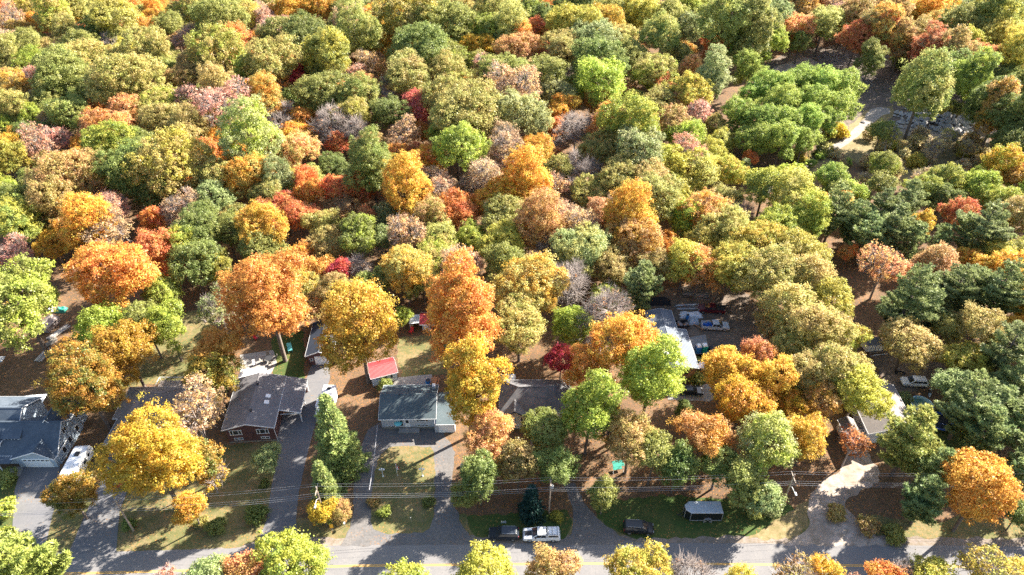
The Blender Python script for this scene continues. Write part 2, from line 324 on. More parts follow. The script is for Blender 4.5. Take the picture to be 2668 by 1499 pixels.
edge_px('patio', [(1796, 880), (1838, 872), (1850, 922), (1806, 924)], 0.020, 'concrete', amp=0.03)
edge_px('driveway', [(1740, 1004), (1850, 1002), (1860, 1040), (1848, 1046), (1740, 1042)], 0.020, 'concrete', amp=0.08)
edge_px('yard', [(2290, 880), (2330, 900), (2420, 910), (2470, 950), (2430, 1010), (2345, 1025), (2300, 990), (2275, 930)], 0.012, 'yard_dirt', amp=0.35)
edge_px('patio', [(625, 925), (712, 912), (722, 945), (705, 975), (625, 965)], 0.016, 'concrete', amp=0.05)
edge_px('patio', [(1030, 985), (1125, 975), (1130, 1010), (1020, 1012)], 0.016, 'concrete', amp=0.05)
edge_px('front_walk', [(26, 1218), (62, 1216), (52, 1242), (22, 1238)], 0.034, 'concrete', amp=0.0)
edge_px('clearing', [(1960, 180), (2050, 140), (2200, 110), (2420, 130), (2560, 200), (2600, 330), (2560, 390), (2380, 350), (2320, 320), (2240, 330), (2210, 380), (2150, 420), (2100, 330), (2000, 230)], 0.012, 'quarry_dirt', amp=1.2, step=3)
edge_px('clearing', [(2010, 178), (2100, 148), (2150, 170), (2090, 192), (2010, 200)], 0.016, 'pale_dirt', amp=0.6, step=2)
edge_px('clearing', [(2350, 318), (2450, 330), (2470, 352), (2400, 365), (2330, 345)], 0.020, 'pale_dirt', amp=0.6, step=2)
edge_px('scrub_field', [(2230, 350), (2330, 330), (2480, 350), (2590, 390), (2580, 460), (2440, 490), (2330, 470), (2260, 440), (2200, 410)], 0.016, 'dry_grass', amp=0.8, step=2)
edge_px('track_verge', [(2040, 470), (2110, 400), (2200, 345), (2250, 290), (2330, 275), (2330, 300), (2270, 350), (2220, 385), (2130, 440), (2060, 480)], 0.020, 'dry_grass', amp=0.5, step=2)
edge_px('gravel_track', [(1990, 492), (2052, 449), (2091, 425), (2125, 402), (2186, 368), (2222, 338), (2250, 312), (2266, 285), (2290, 280), (2318, 283), (2318, 296), (2296, 302), (2272, 322), (2232, 358), (2196, 384), (2130, 420), (2100, 442), (2066, 462), (2000, 505)], 0.024, 'track_gravel', amp=0.25, step=1.5)

# ------------------------------------------------------------------ houses: shared pieces
def wpoint(c, n, a, z, d):
    """c = centre on the wall, n = outward normal (x, y); a = along, z = up, d = out"""
    return (c[0] - n[1] * a + n[0] * d, c[1] + n[0] * a + n[1] * d, c[2] + z)
def wbox(mb, c, n, a0, a1, z0, z1, d0, d1):
    return mb.hexa([wpoint(c, n, *q) for q in ((a0, z0, d0), (a1, z0, d0), (a1, z0, d1), (a0, z0, d1))],
                   [wpoint(c, n, *q) for q in ((a0, z1, d0), (a1, z1, d0), (a1, z1, d1), (a0, z1, d1))])
S, N_, E_, W_ = (0, -1), (0, 1), (1, 0), (-1, 0)
def window(parent, c, n, w, h, cols=(1,), rows=1, frame='white_paint', t=0.07):
    mb = MB(); tot = sum(cols); xs = [-w / 2]
    for q in cols: xs.append(xs[-1] + w * q / tot)
    zs = [-h / 2 + h * k / rows for k in range(rows + 1)]
    for k, x in enumerate(xs):
        wbox(mb, c, n, x - t / 2, x + t / 2, -h / 2 - t, h / 2 + t, -0.02, 0.06)
    for z in zs:
        wbox(mb, c, n, -w / 2 - t, w / 2 + t, z - t / 2, z + t / 2, -0.02, 0.055)
    o = mb.build('window', frame, parent)
    for k in range(len(cols)):
        for q in range(rows):
            wbox(mb2 := MB(), c, n, xs[k] + t / 2, xs[k + 1] - t / 2, zs[q] + t / 2, zs[q + 1] - t / 2, -0.02, 0.02).build('pane', 'glass', o)
    return o
def door(parent, c, n, w=0.95, h=2.05, m='white_paint', name='door', glass=True):
    mb = wbox(MB(), c, n, -w / 2, w / 2, 0, h, -0.02, 0.05); o = mb.build(name, m, parent)
    if glass: wbox(MB(), c, n, -w * .3, w * .3, h * .5, h * .9, 0.02, 0.065).build('pane', 'glass', o)
    wbox(MB(), c, n, w * .36, w * .42, h * .45, h * .5, 0.04, 0.11).build('handle', 'galvanised', o)
    return o
def garage_door(parent, c, n, w, h, lights=0, m='white_paint'):
    o = wbox(MB(), c, n, -w / 2 - .1, w / 2 + .1, 0, h + .1, -0.02, 0.03).build('garage_door', m, parent)
    for k in range(4): wbox(MB(), c, n, -w / 2, w / 2, h * k / 4 + .02, h * (k + 1) / 4 - .02, 0.02, 0.06).build('panel', m, o)
    for k in range(lights):
        a = -w / 2 + w * (k + .5) / lights
        wbox(MB(), c, n, a - w / lights * .36, a + w / lights * .36, h * .80, h * .93, 0.05, 0.072).build('pane', 'glass', o)
    return o
def gable_block(root, x0, x1, y0, y1, ez, rz, axis, wallm, roofm, oh=0.4, ridge=None, t=0.16, trim='white_paint', base=0.0):
    """walls with gable ends, two roof slabs and white edge boards"""
    mid = ridge if ridge is not None else ((x0 + x1) / 2 if axis == 'Y' else (y0 + y1) / 2)
    if axis == 'Y':
        w = MB().prism([(x0, base), (x1, base), (x1, ez), (mid, rz), (x0, ez)], y0, y1).build('wall', wallm, root)
        sl0 = (rz - ez) / (mid - x0); sl1 = (rz - ez) / (x1 - mid)
        T = t * 1.05; a, b = y0 - oh, y1 + oh
        L = [(x0 - oh, a, ez - sl0 * oh + T), (mid, a, rz + T), (mid, b, rz + T), (x0 - oh, b, ez - sl0 * oh + T)]
        Q = [(mid, a, rz + T), (x1 + oh, a, ez - sl1 * oh + T), (x1 + oh, b, ez - sl1 * oh + T), (mid, b, rz + T)]
    else:
        mb = MB(); pts = [(y0, base), (y1, base), (y1, ez), (mid, rz), (y0, ez)]
        mb.prism(pts, x0, x1); mb.v = [(y, x, z) for x, y, z in mb.v]; w = mb.build('wall', wallm, root)
        sl0 = (rz - ez) / (mid - y0); sl1 = (rz - ez) / (y1 - mid)
        T = t * 1.05; a, b = x0 - oh, x1 + oh
        L = [(a, y0 - oh, ez - sl0 * oh + T), (b, y0 - oh, ez - sl0 * oh + T), (b, mid, rz + T), (a, mid, rz + T)]
        Q = [(a, mid, rz + T), (b, mid, rz + T), (b, y1 + oh, ez - sl1 * oh + T), (a, y1 + oh, ez - sl1 * oh + T)]
    r = MB().slab(L, t).slab(Q, t).build('roof', roofm, root)
    f = MB()
    for q in (L, Q):
        for p0, p1 in zip(q, q[1:] + q[:1]):
            if abs(p0[2] - rz - T) < 1e-4 and abs(p1[2] - rz - T) < 1e-4: continue
            p0 = Vector(p0); p1 = Vector(p1); d = (p1 - p0).normalized(); outw = d.cross(Vector((0, 0, 1))).normalized()
            c = (Vector(q[0]) + Vector(q[2])) / 2
            if outw.dot(p0 - c) < 0: outw = -outw
            A, B = p0 + outw * .004, p1 + outw * .004
            f.hexa([A + Vector((0, 0, -.2)), B + Vector((0, 0, -.2)), B + outw * .035 + Vector((0, 0, -.2)), A + outw * .035 + Vector((0, 0, -.2))],
                   [A + Vector((0, 0, .012)), B + Vector((0, 0, .012)), B + outw * .035 + Vector((0, 0, .012)), A + outw * .035 + Vector((0, 0, .012))])
    f.build('edge_board', trim, r)
    rc = MB()                                                    # ridge cap
    if axis == 'Y': rc.prism([(mid - .16, rz + T - .045 + .012), (mid + .16, rz + T - .045 + .012), (mid, rz + T + .035)], y0 - oh, y1 + oh)
    else:
        rc.prism([(mid - .16, rz + T - .033), (mid + .16, rz + T - .033), (mid, rz + T + .035)], x0 - oh, x1 + oh); rc.v = [(y, x, z) for x, y, z in rc.v]
    rc.build('ridge_cap', roofm, r)
    return w, r
def hip_block(root, x0, x1, y0, y1, ez, rz, rx0, rx1, ry, wallm, roofm, oh=0.45, base=0.0, trim='white_paint'):
    w = MB().box(x0, x1, y0, y1, base, ez).build('wall', wallm, root)
    a, b, c, d = x0 - oh, x1 + oh, y0 - oh, y1 + oh; e = ez - 0.12
    A, B, C, D = (a, c, e), (b, c, e), (b, d, e), (a, d, e); U, V = (rx0, ry, rz), (rx1, ry, rz)
    mb = MB(); i = 0
    mb.poly([A, B, V, U]); mb.poly([B, C, V]); mb.poly([C, D, U, V]); mb.poly([D, A, U]); mb.poly([A, D, C, B])
    r = mb.build('roof', roofm, root)
    f = MB().box(a - .03, b + .03, c - .03, c, e - .16, e + .02).box(a - .03, b + .03, d, d + .03, e - .16, e + .02).box(a - .03, a, c, d, e - .16, e + .02).box(b, b + .03, c, d, e - .16, e + .02)
    f.build('edge_board', trim, r)
    rc = MB()
    for p, q in ((U, V), (A, U), (B, V), (C, V), (D, U)): rc.tube([Vector(p) + Vector((0, 0, -.02)), Vector(q) + Vector((0, 0, -.02))], 0.09, 6)
    rc.build('ridge_cap', roofm, r)
    return w, r
def vent(parent, x, y, z, s=0.22, h=0.3, m='black_plastic', name='roof_vent'):
    return MB().lathe([(0.001, 0), (s * .7, 0), (s * .7, h * .6), (s, h * .6), (s, h), (0.001, h)], (x, y, z), 12).build(name, m, parent)
def skylight(parent, x, y, z, slope, w=.6, d=1.0):
    o = MB().slab([(x - w, y - d / 2, z + slope * w + .1), (x + w, y - d / 2, z - slope * w + .1), (x + w, y + d / 2, z - slope * w + .1), (x - w, y + d / 2, z + slope * w + .1)], .14).build('skylight', 'white_paint', parent)
    return o

# --- brown brick house with carport
h = thing('brick_house', 'brown brick house with grey shingled gable roof and open carport', 'house', (-46.8, 81.2, 0), 4)
w_, r_ = gable_block(h, -4.0, 4.3, 0, 11.6, 4.0, 5.2, 'Y', 'brick_brown', 'shingle_grey', oh=0.45, ridge=0.0)
sl = 1.2 / 4.3; zc = lambda x: 5.2 + .168 - sl * x
car = MB().slab([(4.75, 3.7, zc(4.75)), (8.5, 3.7, zc(8.5)), (8.5, 12.05, zc(8.5)), (4.75, 12.05, zc(4.75))], .16).build('carport_roof', 'shingle_grey', h)
MB().box(4.75, 8.5, 3.66, 3.70, zc(8.5) - .30, zc(8.5) - .12).hexa([(4.75, 3.655, zc(4.75) - .2), (8.5, 3.655, zc(8.5) - .2), (8.5, 3.695, zc(8.5) - .2), (4.75, 3.695, zc(4.75) - .2)],
    [(4.75, 3.655, zc(4.75) + .012), (8.5, 3.655, zc(8.5) + .012), (8.5, 3.695, zc(8.5) + .012), (4.75, 3.695, zc(4.75) + .012)]).box(8.505, 8.54, 3.66, 12.05, zc(8.5) - .2, zc(8.5) + .012).build('edge_board', 'white_paint', car)
for yy in (4.0, 7.8, 11.6): MB().box(8.15, 8.3, yy - .07, yy + .07, 0, zc(8.2) - .17).build('post', 'white_paint', h)
MB().box(4.35, 8.1, 11.3, 11.45, 0, zc(8.1) - .2).build('back_wall', 'brick_brown', h)
for cx in (-2.35, 2.35):
    window(h, (cx, -.01, 2.75), S, 2.0, 1.15, cols=(1, 2, 1), t=.1)
    window(h, (cx + .15, -.01, 1.0), S, 1.45, .5, cols=(1, 1), t=.08)
MB().prism([(-.75, 2.6), (.75, 2.6), (.12, .9), (-.12, .9)], -.22, -.012).build('brick_panel', 'brick_brown', h)
MB().box(-4.05, 4.35, -.06, -.01, .0, .32).build('plinth', 'stone_grey', h)
for x, y in ((.35, 8.9), (.4, 2.6)): vent(r_, x, y, 5.2 + .1, .2, .45)
for y in (6.6, 5.1): skylight(r_, 2.5, y, 5.2 + .17 - sl * 2.5, sl, .42, .8)
vent(r_, 3.1, 8.0, 5.2 - sl * 3.1 + .15, .06, .9, name='vent_pipe')
MB().tube([(4.48, -.05, 3.8), (4.48, -.05, 0.2)], .05, 6).build('downpipe', 'white_paint', h)
aw = thing('deck_awning', 'white flat awning roof behind the brown brick house', 'awning', (-50.2, 95.6, 0), 4)
MB().slab([(-2.6, -1.6, 2.75), (2.4, -1.6, 2.75), (2.4, 1.3, 2.6), (-2.6, 1.3, 2.6)], .08).build('awning_sheet', 'white_paint', aw)
for x in (-2.4, 2.2): MB().box(x - .05, x + .05, 1.1, 1.2, 0, 2.55).build('post', 'white_paint', aw)
# --- dark garage behind
h = thing('detached_garage', 'dark roofed garage with white door at the driveway end', 'garage', (-38.4, 100.6, 0), 3)
gable_block(h, -2.4, 2.4, 0, 9.2, 2.7, 3.7, 'Y', 'brick_brown', 'shingle_navy', oh=0.35)
garage_door(h, (.25, -.01, .05), S, 2.5, 2.1)
window(h, (-1.75, -.01, 1.4), S, .5, .6)
# --- low house with slate roof
h = thing('bungalow', 'low grey sided bungalow with slate roof and attached white garage', 'house', (-18.9, 84.2, 0), 1)
w_, r_ = gable_block(h, -4.9, 4.8, 0, 7.7, 3.0, 4.75, 'X', 'siding_grey', 'shingle_teal', oh=0.35, ridge=4.0)
MB().slab([(5.18, -1.35, 2.62), (8.75, -1.35, 2.62), (8.75, 5.6, 3.55), (5.18, 5.6, 3.55)], .14).build('garage_roof', 'shingle_teal', h)
gw = MB().hexa([(4.85, -1.0, 0), (8.5, -1.0, 0), (8.5, 5.4, 0), (4.85, 5.4, 0)], [(4.85, -1.0, 2.5), (8.5, -1.0, 2.5), (8.5, 5.4, 3.35), (4.85, 5.4, 3.35)]).build('garage_wall', 'siding_grey', h)
MB().box(5.15, 8.78, -1.41, -1.36, 2.42, 2.62).build('edge_board', 'white_paint', h)
garage_door(h, (6.95, -1.01, .05), S, 2.55, 2.05)
door(h, (-.2, -.01, .55), S, .95, 2.1)
window(h, (-1.25, -.01, 1.75), S, .62, 1.9); window(h, (2.6, -.01, 2.35), S, 2.1, .62, cols=(1, 2.4, 1)); window(h, (2.6, -.01, .95), S, 2.1, .38, cols=(1, 1, 1))
window(h, (-3.1, -.01, .8), S, 1.4, .36, cols=(1, 1))
MB().box(-4.95, 4.85, -.08, -.012, 0, .5).build('stone_plinth', 'stone_grey', h)
MB().box(-1.8, 2.0, -1.1, -.1, 0, .35).build('front_step', 'concrete', h)
ch = MB().box(4.2, 4.75, 5.6, 6.3, 3.0, 5.15).build('chimney', 'galvanised', r_)
vent(r_, -.2, 5.2, 4.3, .06, .9, name='vent_pipe'); vent(r_, -1.7, 3.9, 4.75, .16, .3)
# --- hipped house with stair
h = thing('hipped_house', 'cream house with grey hipped roof and long wooden front stair', 'house', (4.3, 85.2, 0), 0)
w_, r_ = hip_block(h, -6.2, 6.4, 0, 7.2, 3.9, 6.3, -3.1, 2.2, 3.5, 'siding_cream', 'shingle_charcoal')
gable_block(h, -5.6, -2.0, -1.0, 2.2, 3.7, 4.9, 'Y', 'siding_cream', 'shingle_charcoal', oh=.35, trim='shingle_navy')
window(h, (-4.1, -1.01, 2.55), S, 1.1, 1.0, cols=(1, 1, 1, 1), rows=3, t=.06)
for x in (-5.2, -2.55): window(h, (x, -1.01, 2.6), S, .34, 1.0, t=.05)
window(h, (-4.0, -1.01, .7), S, 1.7, .3, cols=(1, 3, 1), t=.05)
gable_block(h, -1.6, 1.4, -1.3, 1.0, 2.75, 3.4, 'Y', 'siding_cream', 'shingle_navy', oh=.3, trim='shingle_navy', base=1.4)
door(h, (0.4, -1.31, 1.45), S, .9, 1.95, m='siding_cream'); window(h, (-.8, -1.31, 2.1), S, .35, 1.1)
for x in (2.4, 5.0): window(h, (x, -.01, 2.9), S, 1.1, .9, cols=(1, 1))
st = thing('front_stair', 'long weathered wooden stair leading up to the cream hipped house', 'stairs', (4.5, 83.4, 0), 0)
for k in range(9):
    z = 1.45 * (9 - k) / 9; MB().box(-1.1, 1.1, -.36 - .42 * k, -.02 - .42 * k, z - .06, z).build('step', 'weathered_wood', st)
for x in (-1.18, 1.1):
    MB().hexa([(x, -3.8, 0), (x + .08, -3.8, 0), (x + .08, .3, 1.15), (x, .3, 1.15)], [(x, -3.8, .16), (x + .08, -3.8, .16), (x + .08, .3, 1.5), (x, .3, 1.5)]).build('stringer', 'weathered_wood', st)
    MB().tube([(x + .04, -3.8, 1.0), (x + .04, .3, 2.35)], .05, 6).build('handrail', 'weathered_wood', st)
    for k in range(4): MB().box(x, x + .08, -3.75 + 1.3 * k, -3.67 + 1.3 * k, 0.05, 1.05 + .43 * k).build('post', 'weathered_wood', st)
# --- long metal-roofed house
h = thing('long_house', 'long tan brick house with blue grey metal roof beside the work yard', 'house', (33.0, 95.9, 0), 2.5)
gable_block(h, -4.0, 2.7, 0, 10.2, 3.9, 4.7, 'Y', 'brick_tan', 'metal_roof', oh=.4, ridge=-1.3)
w_, r_ = gable_block(h, -3.9, 1.0, 10.7, 16.2, 3.9, 4.55, 'Y', 'brick_tan', 'metal_roof', oh=.35, ridge=-1.3)
window(h, (-.2, -.01, 2.75), S, 2.6, 1.35, cols=(3, 1), frame='dark_void', t=.1); window(h, (-.2, -.01, .8), S, 2.2, .9, cols=(1, 1, 1), frame='siding_grey')
window(h, (-2.6, -.01, 2.7), S, 1.0, 1.0, frame='dark_void')
cm = MB().box(-3.2, -2.4, 2.6, 3.4, 3.6, 5.1).build('chimney', 'brick_tan', h); MB().box(-3.3, -2.3, 2.5, 3.5, 5.1, 5.22).build('chimney_cap', 'white_paint', cm)
vent(h, 1.2, 6.8, 4.35, .12, .3)
# --- house at the far drive
h = thing('pale_roof_house', 'white house with taupe and pale shingled gable roof by the pool', 'house', (67.8, 80.9, 0), -1)
w_, r_ = gable_block(h, -4.2, 4.1, 0, 11.0, 2.9, 4.5, 'Y', 'siding_white', 'shingle_taupe', oh=.4, ridge=.3)
window(h, (-1.2, -.01, 1.7), S, 1.2, 1.2, cols=(1, 1)); door(h, (1.2, -.01, .1), S)
vent(r_, -1.5, 3.2, 4.0, .2, .35, 'white_paint'); vent(r_, 1.4, 8.0, 4.15, .1, .3)
h = thing('lean_to_shed', 'small tan roofed shed half hidden by trees beside the pale roofed house', 'shed', (60.9, 78.6, 0), 2)
gable_block(h, -1.2, 1.3, 0, 5.6, 2.2, 3.0, 'Y', 'siding_cream', 'shingle_taupe', oh=.25)
door(h, (0, -.01, .05), S, .9, 1.9)
# --- blue house
h = thing('blue_house', 'large blue sided house with slate roof, dormers and double garage', 'house', (-84.0, 76.0, 0), 0)
w_, r_ = gable_block(h, -13.0, 5.2, 0.4, 8.4, 2.9, 6.4, 'X', 'siding_blue', 'shingle_slate', oh=.4, ridge=4.4)
gable_block(h, -1.7, 4.9, -.3, 3.4, 2.8, 4.5, 'Y', 'siding_blue', 'shingle_slate', oh=.45, ridge=2.6)
garage_door(h, (1.75, -.31, .05), S, 4.6, 2.15, lights=6)
gable_block(h, 1.2, 4.8, 4.6, 11.0, 4.6, 7.0, 'Y', 'siding_blue', 'shingle_slate', oh=.35, ridge=3.0)
gable_block(h, -13.0, -2.4, 3.2, 11.4, 4.8, 7.3, 'X', 'siding_blue', 'shingle_slate', oh=.35, ridge=6.8)
gable_block(h, -7.6, -4.4, 1.2, 5.2, 4.6, 5.9, 'Y', 'siding_white', 'shingle_slate', oh=.25)
window(h, (-6.0, 1.19, 4.6), S, 1.6, .9, cols=(1, 1, 1)); 
dm = MB().hexa([(-4.1, 2.1, 4.0), (-1.1, 2.1, 4.0), (-1.1, 4.0, 4.0), (-4.1, 4.0, 4.0)], [(-4.1, 2.1, 4.95), (-1.1, 2.1, 4.95), (-1.1, 4.0, 5.9), (-4.1, 4.0, 5.9)]).build('dormer_wall', 'siding_white', h)
MB().slab([(-4.3, 1.85, 4.95), (-.9, 1.85, 4.95), (-.9, 4.6, 6.3), (-4.3, 4.6, 6.3)], .1).build('dormer_roof', 'shingle_slate', h)
window(h, (-2.6, 2.09, 4.55), S, 2.3, .4, cols=(1, 1, 1, 1), t=.07)
for y, z in ((2.3, 1.5), (4.4, 1.6), (7.0, 1.6)): window(h, (5.21, y, z), E_, .9, 1.25)
window(h, (5.21, 4.4, 4.3), E_, 1.0, 1.0, cols=(1, 1))
MB().box(-13, -1.8, -1.6, .3, 2.55, 2.7).build('porch_roof', 'shingle_slate', h)
for x in (-10.0, -7.0, -4.0): MB().box(x - .08, x + .08, -1.5, -1.34, 0, 2.54).build('porch_post', 'white_paint', h)
door(h, (-5.2, .39, .1), S)
# --- grey house with hip roof
h = thing('grey_house', 'taupe shingled hip roof house with front gable garage beside yellow maple', 'house', (-67.6, 84.6, 0), 0)
hip_block(h, -4.4, 5.4, 0, 6.8, 2.95, 5.5, .2, 3.4, 3.3, 'siding_grey', 'shingle_taupe')
gable_block(h, -3.7, 1.4, -6.3, 1.6, 2.75, 4.9, 'Y', 'siding_grey', 'shingle_taupe', oh=.35, ridge=-.9)
garage_door(h, (-1.3, -6.31, .05), S, 3.6, 2.1)
window(h, (2.3, -.01, 1.9), S, 1.3, 1.1, cols=(1, 1)); window(h, (4.3, -.01, 1.9), S, 1.2, 1.1, cols=(1, 1))
dk = thing('back_deck', 'white railed deck with barbecue behind the taupe hip roof house', 'deck', (-65.0, 92.6, 0), 0)
MB().box(-3.4, 3.6, 0, 2.6, .9, 1.05).build('deck_floor', 'weathered_wood', dk)
for y in (2.55,): MB().box(-3.4, 3.6, y, y + .06, 1.95, 2.05).build('rail', 'white_paint', dk)
for x in (-3.4, 3.54): MB().box(x, x + .06, 0, 2.6, 1.95, 2.05).build('rail', 'white_paint', dk)
for x in np.linspace(-3.36, 3.5, 8): MB().box(x, x + .06, 2.5, 2.56, 0, 1.95).build('post', 'white_paint', dk)
bq = thing('barbecue', 'black hooded barbecue on the white railed deck', 'barbecue', (-63.0, 94.1, 1.05), 0)
MB().lathe([(0.001, -.6), (.32, -.6), (.32, .6), (.001, .6)], (0, 0, .95), 14, 'Y').build('hood', 'black_plastic', bq).rotation_euler = (0, 0, R(90))
MB().box(-.6, .6, -.28, .28, .05, .85).build('cabinet', 'black_plastic', bq)
# --- red sheds
h = thing('red_roof_shed', 'white shed with red metal roof behind the bungalow', 'shed', (-24.8, 95.5, 0), 20)
gable_block(h, -2.45, 2.45, 0, 4.0, 2.25, 3.2, 'X', 'siding_white', 'red_metal', oh=.25)
for x in (-1.3, .2): window(h, (x, -.01, 1.75), S, .8, .35, cols=(1, 1), t=.05)
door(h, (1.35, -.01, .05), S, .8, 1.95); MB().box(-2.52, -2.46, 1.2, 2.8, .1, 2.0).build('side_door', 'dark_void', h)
h = thing('red_roof_cabin', 'grey shed with corrugated red roof and white tarp awning', 'shed', (-16.9, 110.1, 0), 0)
gable_block(h, -2.1, 2.3, .6, 3.4, 2.2, 3.1, 'X', 'siding_grey', 'red_metal', oh=.5)
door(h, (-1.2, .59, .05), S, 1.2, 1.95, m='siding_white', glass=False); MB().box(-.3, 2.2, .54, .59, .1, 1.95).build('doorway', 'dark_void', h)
aw = MB(); nn = 7
for i in range(nn):
    for j in range(nn): aw.v.append((-4.75 + 2.1 * i / (nn - 1), .2 + 2.6 * j / (nn - 1), 2.15 + .3 * i / (nn - 1) + .12 * j / (nn - 1) - .12 * math.sin(math.pi * i / (nn - 1)) * math.sin(math.pi * j / (nn - 1)) + rg.uniform(-.03, .03)))
aw.f = [[i * nn + j, (i + 1) * nn + j, (i + 1) * nn + j + 1, i * nn + j + 1] for i in range(nn - 1) for j in range(nn - 1)]
aw.build('tarp_awning', 'tarp_white', h)
for y in (.3, 2.7): MB().box(-4.7, -4.62, y - .04, y + .04, 0, 2.12).build('awning_post', 'weathered_wood', h)
# --- gazebo, tent
h = thing('gazebo', 'pale square tent roofed gazebo behind the blue house', 'gazebo', (-89.5, 88.4, 0), 6)
MB().poly([(-2, -2, 2.3), (2, -2, 2.3), (0, 0, 3.2)]).poly([(2, -2, 2.3), (2, 2, 2.3), (0, 0, 3.2)]).poly([(2, 2, 2.3), (-2, 2, 2.3), (0, 0, 3.2)]).poly([(-2, 2, 2.3), (-2, -2, 2.3), (0, 0, 3.2)]).poly([(-2, 2, 2.29), (2, 2, 2.29), (2, -2, 2.29), (-2, -2, 2.29)]).build('canopy', 'tarp_white', h)
for x in (-1.9, 1.9):
    for y in (-1.9, 1.9): MB().box(x - .05, x + .05, y - .05, y + .05, 0, 2.3).build('post', 'weathered_wood', h)
h = thing('camp_tent', 'tan canvas shelter on the leafy ground under the big green tree', 'tent', (-99.0, 112.0, 0), -10)
MB().prism([(-1.5, 0), (1.5, 0), (1.4, 1.1), (0, 1.75), (-1.4, 1.1)], -2.0, 2.0).build('canvas', 'tarp_tan', h, bevel=.05)
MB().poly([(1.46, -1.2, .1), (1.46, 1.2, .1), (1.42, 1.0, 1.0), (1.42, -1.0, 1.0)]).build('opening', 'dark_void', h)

# ------------------------------------------------------------------ vehicles
def lerp3(a, b, t): return a + (b - a) * t
def pane_on(parent, q, l, r, b, t, m='glass', name='window'):
    q = [Vector(p) for p in q]                                   # bl, br, tr, tl seen from outside
    at = lambda s, h: lerp3(lerp3(q[0], q[1], s), lerp3(q[3], q[2], s), h)
    pts = [at(l, b), at(1 - r, b), at(1 - r, 1 - t), at(l, 1 - t)]; nn = (pts[1] - pts[0]).cross(pts[3] - pts[0]).normalized()
    mb = MB(); mb.hexa([p - nn * .02 for p in pts], [p + nn * .014 for p in pts]); return mb.build(name, m, parent)
_wheel = {}
def wheels(root, xs, w, r=.36, n=2):
    for x in xs:
        for s in (-1, 1):
            if r not in _wheel:
                t = MB().lathe([(r * .6, -.11), (r * .95, -.12), (r, -.08), (r, .08), (r * .95, .12), (r * .6, .11)], (0, 0, 0), 18, 'Y', close=True).build('wheel', 'tyre', None)
                q = MB().lathe([(.001, -.09), (r * .6, -.10), (r * .6, .10), (.001, .09)], (0, 0, 0), 14, 'Y').build('rim', 'rim', t)
                _wheel[r] = t; o = t
            else: o = copy_tree(_wheel[r])
            o.parent = root; o.location = (x, s * (w - .1), r)
def cabin(root, x0b, x1b, x0t, x1t, zb, zt, wb, wt, paint, split=(.5,), ribs=False):
    B = [(x0b, -wb, zb), (x1b, -wb, zb), (x1b, wb, zb), (x0b, wb, zb)]; T = [(x0t, -wt, zt), (x1t, -wt, zt), (x1t, wt, zt), (x0t, wt, zt)]
    c = MB().hexa(B, T).build('cabin', paint, root, bevel=.06)
    pane_on(c, [B[1], B[2], T[2], T[1]], .06, .06, .06, .1, name='windscreen'); pane_on(c, [B[3], B[0], T[0], T[3]], .08, .08, .2, .12, name='rear_window')
    for q, rev in (([B[0], B[1], T[1], T[0]], False), ([B[2], B[3], T[3], T[2]], True)):
        e = [0.05] + list(split) + [.95]
        if rev: e = [1 - k for k in reversed(e)]
        for a, b in zip(e, e[1:]): pane_on(c, q, a + .012, 1 - b + .012, .12, .14, name='side_window')
    return c
def lights(root, xf, xr, w, zf, zr):
    for s in (-1, 1):
        MB().box(xf - .06, xf + .02, s * (w - .3) - .2, s * (w - .3) + .2, zf - .09, zf + .09).build('headlight', 'lens_white', root)
        MB().box(xr - .02, xr + .06, s * (w - .18) - .12, s * (w - .18) + .12, zr - .16, zr + .16).build('tail_light', 'lens_red', root)
